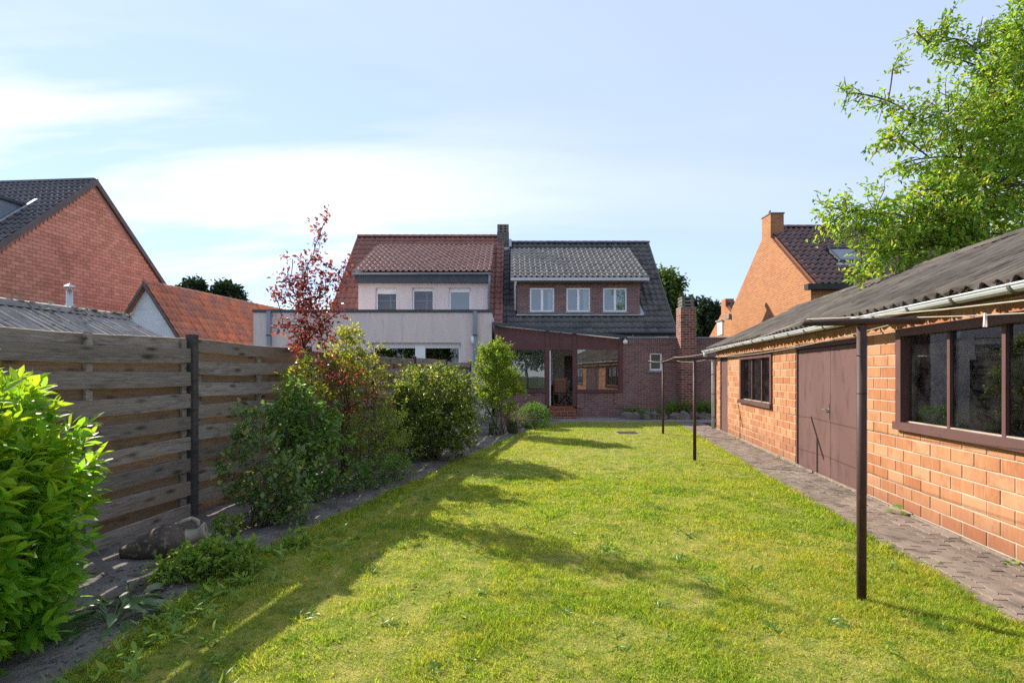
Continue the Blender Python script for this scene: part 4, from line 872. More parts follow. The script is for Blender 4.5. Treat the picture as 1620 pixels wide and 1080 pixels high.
MB().box(-w2, w2, -.26, .26, 0, 3.86).build('stack', M['red_brick'], c2)
MB().box(-w2 - .0, w2 + .0, -.265, .265, 3.862, 3.90).build('mortar_cap', M['concrete'], c2)
for i in range(3):
    z = 3.905 + i * .12; MB().box(-w2 + .05, w2 - .05, -.22, .22, z + .055, z + .115).build('slab', M['stone'], c2); MB().box(-w2 + .07, -w2 + .17, -.2, .2, z, z + .055).box(w2 - .17, w2 - .07, -.2, .2, z, z + .055).build('spacer', M['stone'], c2)
gl = empty('globe_lamp', (xc(988), YC - .12, zc(541)), 0, 'white globe lamp at the corner of conservatory and annex wall', 'wall lamp')
MB().lathe([(0, .085)] + [(.085 * math.sin(PI * k / 8), .085 * math.cos(PI * k / 8)) for k in range(1, 8)] + [(0, -.085)], (0, 0, 0), 14).build('globe', M['globe'], gl, smooth=True)
MB().tube([(0, 0, .08), (0, 0, .15), (0, .11, .17)], .018, 8).build('bracket', M['white_pvc'], gl)
cb = tag(MB().tube([(xc(990), YC - .012, zan + .05), (xc(1010), YC - .012, zan + .02), (xc(1058), YC - .012, zan + .05)], .012, 5).build('wall_cable', M['rope']), 'thin pale cable along the top edge of annex wall', 'cable')
# boulders edging the wall bed
def rock(r, seed, sx=1, sy=1, szz=1):
    rr = np.random.default_rng(seed); v = []; f = []
    for i in range(5):
        ph = PI * (i + .5) / 5
        for k in range(7):
            w = 2 * PI * k / 7; q = r * rr.uniform(.62, 1.22); v.append((q * math.sin(ph) * math.cos(w) * sx, q * math.sin(ph) * math.sin(w) * sy, q * math.cos(ph) * szz))
    for i in range(4):
        for k in range(7): f.append((i * 7 + k, (i + 1) * 7 + k, (i + 1) * 7 + (k + 1) % 7, i * 7 + (k + 1) % 7))
    f += [tuple(range(7)), tuple(range(34, 27, -1))]; return v, f
wallb = tag(MB().box(xc(985), xc(1132), 17.55, 18.28, -.05, .20).build('wall_bed', M['soil']), kind='structure')
rk = [mk('edging_stone', rock(.2, 300 + i, 1.45, .8, .85), M['stone']) for i in range(5)]
order = ['leftmost grey boulder under the conservatory corner', 'second grey boulder from the conservatory corner', 'third grey boulder along the annex wall bed', 'grey boulder below the small annex window', 'grey boulder just left of the washing post foot', 'grey boulder before the left strap-leaf clump', 'grey boulder at the foot of the garden chimney', 'grey boulder before the right strap-leaf clump', 'rightmost grey boulder near the shed downpipe']
for i, px in enumerate((991, 1006, 1022, 1036, 1050, 1066, 1082, 1100, 1116)):
    o = link(bpy.data.objects.new('edging_stone', rk[i % 5])); o.location = (px * .001 * 0 + (px - 810) / F * 17.45, 17.45 + random.uniform(-.06, .06), .10); o.rotation_euler = (random.uniform(-.4, .4), random.uniform(-.4, .4), random.uniform(-.5, .5)); o.scale = (random.uniform(.75, 1.3), random.uniform(.7, 1.1), random.uniform(.7, 1.2))
    tag(o, order[i], 'stone', 'boulders edging the bed along the annex wall')

# ------------------------------------------------------------------ big block-brick gable at far left
A_ = 22.0; KA = A_ / 17.4; XgA = -0.9765 * A_
ga = empty('gable_house', (XgA + A_ * TT, A_, 0), PI / 2 - .078, 'big house with plain red block gable and dark tiled roof beyond the fence', 'house')
# local x runs away along the plot, local y to the left (into the house)
apz = HC + .3716 * A_; pit = .95; hw = 4.6 * KA; ez_ = apz - hw * pit
wallp = [(-hw, 0), (hw, 0), (hw, ez_), (0, apz), (-hw, ez_)]
MB().prism(wallp, 'y', .03, 12.0).build('wall', M['gable_mortar'], ga)
inside = lambda a, b, z0, z1: z1 < apz - .02 - max(abs(a), abs(b)) * pit and z0 > 2.2
cells = brick_cells(-hw, hw, 2.25, apz, .29, .138, .012, [], inside)
lay_bricks(cells, .29, .138, .04, M['gable_brick'], ga, 0.0, lambda c: -c[1] + (4 if c[0] < -4.2 else 0), 300)
sl_ = math.atan(pit)
MB().prism([(-hw - .4, ez_ - .41), (0, apz), (hw + .4, ez_ - .41), (hw + .4, ez_ - .26), (0, apz + .16), (-hw - .4, ez_ - .26)], 'y', -.05, 12.0).build('roof', M['tile_slate'], ga)
MB().prism([(-hw - .4, ez_ - .46), (0, apz - .06), (hw + .4, ez_ - .46), (hw + .4, ez_ - .22), (0, apz + .22), (-hw - .4, ez_ - .22)], 'y', -.11, -.052).build('verge_board', M['brown_trim'], ga)
Ls = math.hypot(hw + .4, (hw + .4) * pit)
tile_field('roof_tiles', (-hw - .42, 11.8, ez_ - .24), (0, -1, 0), 11.84, (1, 0, pit), Ls, M['tile_slate'], ga, .25, .36, .045, .055)
ridge = MB()
for i in range(28): ridge.box(-.12, .12, -.06 + i * .42, -.06 + i * .42 + .40, apz + .14, apz + .225)
ridge.build('ridge_tiles', M['tile_slate'], ga, kind='stuff')
# flat grey dormer on the near slope at the frame edge
d1_, d2_ = 1.28 * KA, 3.2 * KA; dz0 = apz - d1_ * pit
MB().prism([(-d1_, dz0), (-d2_, dz0), (-d2_, apz - d2_ * pit)], 'y', 1.0 * KA, 8.0).build('dormer', M['grey_zinc'], ga)
MB().prism([(-d1_ + .2, dz0 + .002), (-d2_ - .15, dz0 + .002), (-d2_ - .15, dz0 + .10), (-d1_ + .2, dz0 + .10)], 'y', .9 * KA, 8.1).build('dormer_roof', M['anthracite'], ga)
MB().prism([(-d1_ + .15, apz - (d1_ - .15) * pit + .22), (-d2_, apz - d2_ * pit + .22), (-d2_, apz - d2_ * pit + .29), (-d1_ + .15, apz - (d1_ - .15) * pit + .29)], 'y', .84 * KA, .95 * KA).build('flashing', M['lead'], ga)

# --- low corrugated outbuilding behind the fence
XrB = -9.0; zB = HC + .123 * 9.0
ob = empty('corrugated_outbuilding', (XrB, 0, 0), PI / 2 - TH, 'low outbuilding with pale corrugated roof and mossy ridge just beyond the fence', 'outbuilding')
b0, b1 = 1.2, 9.97 / CT - .2; pb = .46
MB().prism([(-2.1, 0), (2.1, 0), (2.1, zB - 2.1 * pb - .1), (0, zB - .1), (-2.1, zB - 2.1 * pb - .1)], 'x', b0 + .2, b1 - .12).build('wall', M['gable_mortar'], ob)
v, f = corr_sheet(.9, 7, .017, 4, 11, 2.6); mcs = mk('roof_sheet', (v, f), M['fibre_cement_pale']); sb = math.atan(pb)
for i in range(10):
    for s in (1, -1):
        o = link(bpy.data.objects.new('roof_sheet', mcs), ob)
        if s == 1: o.location = (b1 - i * .885 - .9, -2.35, zB - 2.35 * pb); o.rotation_euler = (sb, 0, 0)
        else: o.location = (b1 - i * .885, 2.35, zB - 2.35 * pb); o.rotation_euler = (sb, 0, PI)
rcp = MB()
for i in range(10): rcp.prism([(-.2, zB - .07), (-.1, zB + .03), (0, zB + .06), (.1, zB + .03), (.2, zB - .07), (0, zB - .03)], 'x', b1 - (i + 1) * .89, b1 - i * .89 + .03)
rcp.build('ridge_capping', M['fibre_cement_pale'], ob)
cushion_mesh(900, lambda rr: ((rr.uniform(b0, b1), rr.normal(0, .11), zB + .05 - .25 * abs(rr.normal(0, .25))), rr.uniform(.5, 1.4)), .045, M['moss_pale'], ob, 'lichen', 5)
fp = wp(110, 487, 9.06)
fl_ = empty('flue_pipe', (fp[0], fp[1], 2.3), 0, 'grey metal flue pipe with cap standing on the corrugated outbuilding roof', 'flue pipe')
MB().lathe([(.065, 0), (.065, .48), (.05, .50), (.05, .74), (.0, .74)], (0, 0, 0), 12).build('pipe', M['steel'], fl_, smooth=True)
MB().lathe([(.0, .86), (.085, .80), (.085, .785), (0, .785)], (0, 0, 0), 12).tube([(.04, 0, .74), (.04, 0, .79)], .006, 5).tube([(-.04, 0, .74), (-.04, 0, .79)], .006, 5).build('cap', M['steel'], fl_)

# --- white gabled house with orange roof
DC = 19.0; KC = DC / 14; XC0 = -713 * DC / F; zap = HC + 145 / F * DC
wh = empty('white_gable_house', (XC0 + DC * TT, DC, 0), PI / 2 - TH, 'small white gable house with orange red tiled roof behind the fence', 'house')
pw = 1.40; hww = 1.75 * KC; ezw = zap - hww * pw
MB().prism([(-hww, 0), (hww, 0), (hww, ezw), (0, zap - .12), (-hww, ezw)], 'x', .15, 10.4).build('wall', M['white_brick'], wh)
rwh = MB().prism([(-hww - .25, ezw - .45), (0, zap - .10), (hww + .25, ezw - .45), (hww + .25, ezw - .35), (0, zap), (-hww - .25, ezw - .35)], 'x', 0.0, 10.5).build('roof', M['tile_orange'], wh)
Lw = math.hypot(hww + .25, (hww + .25) * pw)
# the slope facing the garden: eave at -y (right); across runs toward -x so that the normal points up
tile_field('roof_tiles', (0.0, -hww - .27, ezw - .33), (1, 0, 0), 10.5, (0, 1, pw), Lw, M['tile_orange'], rwh, .23, .36, .03, .035)
tile_field('roof_tiles', (10.5, hww + .27, ezw - .33), (-1, 0, 0), 10.5, (0, -1, pw), Lw, M['tile_orange'], rwh, .23, .36, .03, .035)
rdg = MB()
for i in range(26): rdg.tube([(i * .4 - .02, 0, zap + .02), (i * .4 + .41, 0, zap + .015)], [.10, .085], 8)
rdg.build('ridge_tiles', M['tile_orange'], rwh, kind='stuff')
MB().prism([(-hww - .27, ezw - .5), (0, zap - .14), (hww + .27, ezw - .44), (hww + .27, ezw - .34), (0, zap + .03), (-hww - .27, ezw - .34)], 'x', -.05, -.004).build('verge', M['brown_trim'], rwh)
vp_ = wp(331, 535, 15.6 * KC)
vt = empty('roof_vent', (vp_[0], vp_[1], vp_[2] - .2), 0, 'small dark vent pipe poking out of the orange roof', 'vent pipe')
MB().tube([(0, 0, 0), (0, 0, .30)], .045, 8).build('pipe', M['anthracite'], vt); MB().lathe([(0, .37), (.10, .33), (.10, .31), (0, .31)], (0, 0, 0), 10).build('cap', M['grey_zinc'], vt)

# ------------------------------------------------------------------ orange gable house on the right
def gable_right(name, label, X, Zr, apex, pt, near, far, depth, eave_ch):
    h = empty(name, (X, Zr, 0), 0, label, 'house'); zn = apex - near * pt; zf = apex - far * pt
    MB().prism([(-near, 0), (far, 0), (far, zf), (0, apex), (-near, zn)], 'x', 0.0, depth).build('wall', M['orange_brick'], h)
    r = MB().prism([(-near - .14, zn - .14 * pt + .005), (0, apex + .005), (far + .3, zf - .3 * pt + .005), (far + .3, zf - .3 * pt + .12), (0, apex + .12), (-near - .14, zn - .14 * pt + .12)], 'x', .12, depth).build('roof', M['tile_brown'], h)
    tile_field('roof_tiles', (.10, -near - .18, zn - .18 * pt + .15), EXS, depth - .1, (0, 1, pt), math.hypot(near + .18, (near + .18) * pt), M['tile_brown'], r, .24, .37, .05, .06)
    ridge_row(r, M['tile_brown'], .12, depth, 0, apex + .22, int(depth / .4))
    MB().box(eave_ch, depth, -near - .26, -near - .004, zn - .20, zn + .0).build('eave_box', M['dark_furn'], h)
    MB().box(-.12, .35, far + .02, far + .5, zf - .42, zf - .18).build('eave_box', M['concrete'], h)
    return h, r
GZ = 22.0
hg, rg_ = gable_right('orange_gable_house', 'orange brick house with tall sunlit gable and skylight beyond the shed roof', .495 * GZ, GZ, HC + .279 * GZ, .86, .152 * GZ, .149 * GZ + .15, 9.0, -.25)
apg = HC + .279 * GZ
MB().box(-.004, .55, -.45, .30, apg - .5, apg + .62).build('chimney', M['orange_brick'], hg)
MB().box(-.03, .58, -.48, .33, apg + .622, apg + .67).build('chimney_cap', M['stone'], hg); MB().box(.55, .75, -.6, -.1, apg - .55, apg - .38).build('flashing', M['lead'], hg)
# skylight lying in the near slope
es = Vector((0, 1, .86)).normalized(); en = Vector((1, 0, 0)).cross(es)
def on_roof(x, s, n): p = Vector((0, -.152 * GZ - .18, apg - (.152 * GZ + .18) * .86 + .15)) + es * s + en * n; return (x, p.y, p.z)
sk = MB(); s0, s1, xa, xb = 1.50, 2.62, 1.62, 2.72
def slab(mb, x0, x1, a, b, n0, n1):
    vs = [on_roof(x, s, n) for n in (n0, n1) for x, s in ((x0, a), (x1, a), (x1, b), (x0, b))]; mb.add(vs, [(0,3,2,1),(4,5,6,7),(0,1,5,4),(1,2,6,5),(2,3,7,6),(3,0,4,7)])
for q in ((xa, xa + .08, s0, s1), (xb - .08, xb, s0, s1), (xa + .08, xb - .08, s0, s0 + .1), (xa + .08, xb - .08, s1 - .08, s1)): slab(sk, *q, 0.03, .15)
sko = sk.build('skylight', M['anthracite'], hg); pn = MB(); slab(pn, xa + .07, xb - .07, s0 + .09, s1 - .07, .10, .115); pn.build('pane', M['glass_sky'], sko)
fl2 = MB(); slab(fl2, xa - .15, xb + .15, s0 - .2, s0 - .01, .03, .065); fl2.build('flashing', M['lead'], sko)
bird = empty('bird', (.495 * GZ + .12, GZ - .1, apg + .67), 0.6, 'small dark bird perched on the orange gable chimney', 'bird')
MB().lathe([(0, -.08), (.03, -.05), (.045, .0), (.035, .06), (.022, .085), (.03, .11), (.02, .14), (0, .15)], (0, 0, .085), 10, Matrix.Rotation(.5, 3, 'Y')).tube([(-.03, 0, .04), (-.10, 0, .0)], [.02, .008], 6).tube([(.05, 0, .21), (.09, 0, .205)], [.009, .002], 5).build('body', M['dark_furn'], bird, smooth=True)
hh, _ = gable_right('distant_gable_house', 'distant orange gable house with narrow window behind the larger orange gable', .417 * 30, 30, HC + 108 / F * 30, .66, 3.2, 3.4, 7.0, -.2)
MB().box(-.004, .5, .0, .6, 5.0, 5.98).build('chimney', M['orange_brick'], hh)
w_ = MB().box(-.06, -.003, .35, 1.05, 3.92, 4.72).build('window', M['white_pvc'], hh)
MB().quad((-.064, .42, 3.99), (-.064, .98, 3.99), (-.064, .98, 4.60), (-.064, .42, 4.60)).build('pane', M['glass_sky'], w_); MB().box(-.14, -.065, .25, 1.15, 4.722, 4.80).build('lintel', M['concrete'], w_)

# ------------------------------------------------------------------ plants
def leaf_geo(P, D, L, W, rr, big=False, fold=.25, curl=.15, upbias=1.0):
    n = len(P); D = D / np.linalg.norm(D, axis=1, keepdims=True)
    N0 = np.stack([rr.normal(0, .6, n), rr.normal(0, .6, n), np.full(n, upbias)], 1)
    S = np.cross(D, N0); S /= np.linalg.norm(S, axis=1, keepdims=True) + 1e-9; N = np.cross(S, D); L_ = L[:, None]; W_ = W[:, None]
    if not big:
        base = P; tip = P + D * L_ - N * L_ * curl; mid = P + D * L_ * .48 
        l = mid + S * W_ * .5 + N * W_ * fold; r = mid - S * W_ * .5 + N * W_ * fold
        v = np.stack([base, l, tip, r], 1).reshape(-1, 3); i = np.arange(n) * 4
        return v, np.concatenate([np.stack([i, i + 2, i + 1], 1), np.stack([i, i + 3, i + 2], 1)])
    def pt(t, s): return P + D * L_ * t - N * L_ * (curl * t * t) + S * W_ * s + N * W_ * abs(s) * fold * 1.4
    v = np.stack([pt(0, 0), pt(.28, .40), pt(.28, 0), pt(.28, -.40), pt(.65, .42), pt(.65, 0), pt(.65, -.42), pt(1, 0)], 1).reshape(-1, 3); i = (np.arange(n) * 8)[:, None]
    tri = np.array([(0, 2, 1), (0, 3, 2), (1, 2, 5), (1, 5, 4), (2, 3, 6), (2, 6, 5), (4, 5, 7), (5, 6, 7)])
    return v, (i[:, :, None] + tri[None]).reshape(-1, 3)
def unit(n, rr): d = rr.normal(0, 1, (n, 3)); return d / np.linalg.norm(d, axis=1, keepdims=True)
def plant(name, label, cat, base, lobes, mat, bark, L=.06, W=.035, per=14, twig=.2, trunk_r=.03, seed=1, fork=None, shell=.5, droop=0.0, stems=None, group=None, outward=.7, branch_p=.12, crown='foliage', curl=.15, fold=.25, min_r=.004, big=False, dens=1.35):
    """lobes: (x, y, z, rx, ry, rz, twigs) in world metres; builds trunk/branches as a tree joining the lobes"""
    rr = np.random.default_rng(seed); root = empty(name, base, 0, label, cat, group); B = Vector(base)
    nodes = []; trunk = MB()
    if stems:                                           # many stems from the ground
        for s in range(stems):
            q = lobes[rr.integers(len(lobes))]; d = unit(1, rr)[0] * .7
            e = Vector((q[0] + d[0] * q[3], q[1] + d[1] * q[4], q[2] + abs(d[2]) * q[5] * .9)) - B; s0 = Vector((rr.normal(0, .07), rr.normal(0, .07), 0))
            mid = s0.lerp(e, .5) + Vector((rr.normal(0, .05), rr.normal(0, .05), .12)); pts = [s0.lerp(mid, t / 4).lerp(mid.lerp(e, t / 4), t / 4) for t in range(5)]
            trunk.tube(pts, [trunk_r * (1 - .8 * t / 4) for t in range(5)], 5)
    fk = Vector(fork) if fork else B + Vector((0, 0, .15))
    if fork: 
        pts = [B.lerp(fk, t / 5) + Vector((rr.normal(0, .012), rr.normal(0, .012), 0)) * min(t, 5 - t) - B for t in range(6)]; trunk.tube(pts, [trunk_r * (1.25 - .4 * t / 5) for t in range(6)], 10)
    order = sorted(lobes, key=lambda q: (Vector(q[:3]) - fk).length); nodes = [(fk, trunk_r * .8)]
    if not stems or fork:
        for q in order:
            p = Vector(q[:3]); k = min(range(len(nodes)), key=lambda j: (nodes[j][0] - p).length + .25 * (nodes[j][0] - fk).length); a, ra = nodes[k]
            mid = a.lerp(p, .5) + Vector((rr.normal(0, .06), rr.normal(0, .06), .10)) * (p - a).length; r1 = max(ra * .62, min_r * 1.5)
            pts = [a.lerp(mid, t / 5).lerp(mid.lerp(p, t / 5), t / 5) - B for t in range(6)]; trunk.tube(pts, [ra * .85 + (r1 - ra * .85) * t / 5 for t in range(6)], 6); nodes.append((p, r1))
    PP, DD = [], []
    for q in lobes:
        c = np.array(q[:3]); rad = np.array(q[3:6]); n = int(q[6])
        n = int(n * dens); d = unit(n, rr); r = (shell + (1 - shell) * rr.random(n) ** .6)[:, None] * rr.choice([1, 1, 1, 1.12], n)[:, None]; p = c + d * r * rad
        keep = p[:, 2] > .04; p, d = p[keep], d[keep]
        od = d * outward + np.array([0, 0, .35 - droop]) + rr.normal(0, .35, p.shape); od /= np.linalg.norm(od, axis=1, keepdims=True)
        for i in range(len(p)):
            tl = twig * rr.uniform(.6, 1.3)
            if rr.random() < branch_p:
                s = Vector(c * .65 + p[i] * .35); e = Vector(p[i] + od[i] * tl * .8); m_ = s.lerp(e, .5) + Vector(rr.normal(0, .04, 3)); trunk.tube([s - B, m_ - B, e - B], [min_r, min_r * .8, min_r * .4], 4, False)
            k = max(3, int(per * rr.uniform(.6, 1.4))); t = rr.random(k)[:, None]
            PP.append(p[i] + od[i] * tl * (t - .3) + rr.normal(0, twig * .16, (k, 3))); ld = od[i] * .5 + rr.normal(0, .62, (k, 3)); ld[:, 2] -= droop * .8; DD.append(ld)
    P = np.concatenate(PP); D = np.concatenate(DD); keep = P[:, 2] > .01; P, D = P[keep], D[keep]; n = len(P); s = rr.uniform(.6, 1.25, n)
    v, f = leaf_geo(P - np.array(base), D, L * s, W * s * rr.uniform(.85, 1.15, n), rr, big, fold, curl)
    np_obj(crown, v, f, mat, root)
    if trunk.v: trunk.build('stem' if not fork else 'trunk', bark, root, smooth=True)
    return root

# --- cherry laurel in the left foreground: leaves large enough to be picked out
def laurel():
    rr = np.random.default_rng(3); c = np.array((-3.13, 2.58, .78)); base = (-3.02, 2.62, 0)
    root = empty('laurel_shrub', base, 0, 'large glossy green laurel shrub at the left foreground edge', 'shrub')
    P, D, S, Y = [], [], [], []
    for _ in range(1500):
        d = unit(1, rr)[0]; rx = np.array((.80, .76, .94)); bumpy = 1 + .10 * math.sin(d[0] * 7 + 1) * math.cos(d[2] * 6 + d[1] * 4)
        sq = 1 / (abs(d[0])**5 + abs(d[1])**5 + abs(d[2])**5) ** (1/5)
        r = (rr.uniform(.72, 1.0) if rr.random() < .8 else rr.uniform(.45, .75)) * bumpy * (0.42 + .58 * sq); p = c + d * rx * r * .86
        if p[2] < .05: continue
        ax = d * .9 + np.array((0, 0, .65)) + rr.normal(0, .25, 3); ax /= np.linalg.norm(ax); ref = np.cross(ax, (0.3, .2, 1)); ref /= np.linalg.norm(ref); rf2 = np.cross(ax, ref)
        k = rr.integers(6, 10)
        for j in range(k):
            w = j * 2.4 + rr.uniform(0, .6); sp = .35 + 1.05 * (1 - j / k); q = ax * (1.15 - .45 * (1 - j / k)) + (ref * math.cos(w) + rf2 * math.sin(w)) * sp
            Y.append(d[2] + .45 * d[0] + .25 * rr.normal() > .35 and j > k // 3); P.append(p + ax * (j / k) * .09); D.append(q); S.append(rr.uniform(.75, 1.2) * (.75 + .35 * (1 - j / k)))
    P, D, S, Y = np.array(P), np.array(D), np.array(S), np.array(Y); n = len(P)
    cam_p = np.array((0, 0, HC)); v = P - cam_p; dist = np.linalg.norm(v, axis=1); outer = np.einsum('ij,ij->i', (P - c), -v) / dist
    infr = (P[:, 0] / P[:, 1] > -1.02) & (P[:, 2] < HC + .7 * P[:, 1]) & (P[:, 2] > HC - .62 * P[:, 1])
    score = np.where(infr, outer, -9); pick = set(np.argsort(-score)[:300].tolist()); rest = np.array([i for i in range(n) if i not in pick])
    L, W = .115 * S, .042 * S * rr.uniform(.9, 1.15, n)
    for sel, mm in ((rest[~Y[rest]], 'lf_laurel'), (rest[Y[rest]], 'lf_laurel_young_lit')):
        vv, ff = leaf_geo(P[sel] - np.array(base), D[sel], L[sel], W[sel], rr, True, .22, .16); np_obj('leaves', vv, ff, M[mm], root, True, 'stuff')
    protos, young_lit = [], []
    for k in range(5):
        v1, f1 = leaf_geo(np.zeros((1, 3)), np.array([(1.0, 0, 0)]), np.array([.118]), np.array([.046]), np.random.default_rng(90 + k), True, .16 + .05 * k, .08 + .05 * k, 60.0); me = np_mesh('leaf', v1, f1, True); me.materials.append(M['lf_laurel']); protos.append(me); m2 = np_mesh('leaf', v1, f1, True); m2.materials.append(M['lf_laurel_young_lit']); young_lit.append(m2)
    for i in sorted(pick):
        x = Vector(D[i]).normalized(); up = Vector((rr.normal(0, .5), rr.normal(0, .5), 1.0)); y = up.cross(x).normalized(); z = x.cross(y)
        m = Matrix((x, y, z)).transposed().to_4x4(); o = link(bpy.data.objects.new('leaf', (young_lit if Y[i] else protos)[i % 5]), root); o.matrix_local = Matrix.Translation(Vector(P[i]) - Vector(base)) @ m @ Matrix.Diagonal((S[i],) * 3 + (1,))
    st = MB()
    for k in range(26):
        d = unit(1, rr)[0]; e = Vector((d[0] * .6, d[1] * .6, .5 + .75 * rr.random())); st.tube([(rr.normal(0, .08), rr.normal(0, .08), 0), (e.x * .45, e.y * .45, e.z * .55), e], [.018, .012, .005], 6)
    st.build('stem', M['bark'], root)
laurel()

def P3(px, py, Z): return wp(px, py, Z)
# --- cherry tree behind the shed
def lob(px, py, Z, rpx, n, k=1.0, dz=1.0):
    x, y, z = wp(px, py, Z); r = rpx / F * Z; return (x, y, z, r, r * k, r * dz, n)
CH = [lob(1660,110,10.2,95,150), lob(1640,40,10.2,60,90), lob(1625,150,10.0,60,90), lob(1580,210,9.7,55,70), lob(1540,370,9.2,40,50), lob(1480,350,9.2,40,50), lob(1605,235,9.8,95,190), lob(1660,330,9.6,110,150), lob(1560,300,9.5,75,110), lob(1505,335,9.3,60,80), lob(1440,345,9.3,42,46), lob(1385,338,9.4,34,30), lob(1340,335,9.5,24,15), lob(1308,328,9.6,15,6),
      lob(1316,352,9.4,16,9), lob(1362,372,9.3,18,10), lob(1405,390,9.2,40,38), lob(1365,428,9.1,20,11), lob(1445,400,9.1,42,42), lob(1500,385,9.1,40,36), lob(1560,385,9.3,45,36), lob(1560,170,9.9,60,75), lob(1500,185,9.8,48,44), lob(1450,190,9.8,34,26), lob(1405,160,9.9,22,11), lob(1368,150,10.0,14,5), lob(1340,148,10.1,8,3),
      lob(1412,110,10.0,9,4), lob(1425,215,9.7,28,18), lob(1395,222,9.8,14,6), lob(1470,250,9.6,36,26), lob(1425,260,9.6,14,6), lob(1520,250,9.6,45,40), lob(1450,50,10.4,11,5), lob(1482,48,10.3,18,11), lob(1512,62,10.2,24,18), lob(1545,78,10.1,24,18), lob(1468,68,10.3,10,5), lob(1515,95,10.1,16,8), lob(1570,120,10,28,20), lob(1610,60,10.2,30,26), lob(1622,15,10.4,22,14), lob(1590,90,10.1,24,16), lob(1700,220,10.5,120,80), lob(1480,300,9.3,36,30), lob(1600,400,9.6,50,30)]
plant('cherry_tree', 'tall leafy cherry tree overhanging the shed roof at upper right', 'tree', (10.9, 10.0, 0), CH, M['lf_cherry'], M['bark'], .105, .05, 15, .34, .17, 21, (10.7, 9.9, 2.6), .25, .25, None, None, .8, .55, 'crown', .2, .25, .010, False, 1.1)
# --- purple plum by the fence
Zt = 6.9
PL = [lob(505,375,Zt,10,6), lob(495,405,Zt,14,9), lob(482,440,Zt,22,18), lob(470,475,Zt,28,26), lob(495,480,Zt,28,24), lob(528,440,Zt,18,10), lob(545,420,Zt,10,5), lob(515,465,Zt,20,14), lob(475,515,Zt,34,34), lob(505,520,Zt,28,24), lob(480,550,Zt,26,22), lob(440,480,Zt,10,4), lob(434,465,Zt,7,3), lob(448,515,Zt,14,7), lob(463,410,Zt,8,3), lob(515,350,Zt,5,3), lob(535,495,Zt,14,7), lob(458,445,Zt,12,5)]
plant('plum_tree', 'slender purple-red leaved plum tree rising above the fence', 'tree', (-2.70, 6.9, 0), PL, M['lf_red'], M['red_bark'], .062, .034, 11, .20, .026, 5, (-2.78, 6.9, .95), .15, -.15, None, None, .8, .75, 'crown', .15, .3, .004, False, .85)
Zu = 7.3
RS = [lob(540,610,Zu,30,20), lob(500,610,Zu,28,16), lob(450,600,Zu,22,10), lob(585,630,Zu,20,9), lob(545,650,Zu,34,22), lob(520,580,Zu,28,14), lob(415,605,7.0,12,5), lob(612,632,Zu,8,3), lob(470,640,Zu,30,12)]
plant('red_shrub', 'low spreading red-leaved shrub beneath the plum tree', 'shrub', (-2.42, 7.35, 0), RS, M['lf_red'], M['red_bark'], .05, .028, 12, .20, .024, 6, (-2.44, 7.35, .55), .2, .1, None, None, .8, .4, dens=.7)
# --- yellow-green shrub
Zy = 8.2
plant('yellow_shrub', 'tall loose yellow-green shrub against the fence right of the plum tree', 'shrub', (-2.55, 8.2, 0), [lob(550,560,Zy,34,30), lob(540,540,Zy,20,12), lob(575,580,Zy,30,26), lob(535,590,Zy,34,26), lob(585,560,Zy,16,8), lob(556,533,Zy,12,6), lob(560,615,Zy,40,34), lob(600,600,Zy,16,8), lob(545,650,Zy,44,30)], M['lf_yellow'], M['twig'], .066, .036, 13, .2, .016, 8, None, .2, 0, 12, None, .8, .3)
# --- rose-like green shrubs at the near end of the bed
Zr_ = 5.2
plant('rose_shrub', 'leggy dull green rose shrub in front of the fence post', 'shrub', (-2.56, 5.2, 0), [lob(375,690,Zr_,18,9), lob(368,725,Zr_,14,6), lob(352,752,Zr_,9,4), lob(400,660,Zr_,14,7), lob(415,700,Zr_,22,12), lob(385,770,Zr_,26,16), lob(430,740,Zr_,26,16), lob(415,800,Zr_,30,22), lob(455,790,Zr_,34,26), lob(470,740,Zr_,30,22), lob(380,650,Zr_,9,4), lob(450,815,Zr_,28,20)], M['lf_rose'], M['twig'], .062, .042, 10, .14, .012, 9, None, .15, .1, 13, None, .7, .35)
Z2 = 6.1
plant('viburnum_shrub', 'upright green shrub with yellow tip shoots below the plum tree', 'shrub', (-2.62, 6.1, 0), [lob(470,625,Z2,18,10), lob(462,650,Z2,30,22), lob(445,680,Z2,34,26), lob(480,690,Z2,36,28), lob(470,730,Z2,40,30), lob(510,720,Z2,34,24), lob(520,690,Z2,26,18), lob(500,660,Z2,26,18), lob(505,765,Z2,30,22), lob(450,770,Z2,34,22)], M['lf_green'], M['twig'], .078, .042, 10, .18, .014, 10, None, .3, .0, 10, None, .7, .3)
plant('yellow_shoot_shrub', 'bright yellow-green leafy shoots between plum tree and fence', 'shrub', (-2.75, 6.5, 0), [lob(468,600,6.5,14,10), lob(462,615,6.5,18,12), lob(482,585,6.5,14,8), lob(452,640,6.5,20,10), lob(500,625,6.5,16,8)], M['lf_yellow'], M['twig'], .07, .032, 12, .16, .012, 13, None, .2, -.1, 8, None, .8, .3)
Z3 = 7.5
plant('privet_shrub', 'dense mid green shrub with feathery shoots in the middle of the bed', 'shrub', (-2.15, 7.6, 0), [lob(585,690,Z3,50,60), lob(620,680,Z3,34,36), lob(560,720,Z3,42,46), lob(600,660,Z3,36,34), lob(625,715,Z3,30,26), lob(535,690,Z3,32,28), lob(585,740,Z3,40,30)], M['lf_mid'], M['twig'], .045, .02, 18, .16, .012, 11, None, .5, -.1, 10, None, .9, .25)
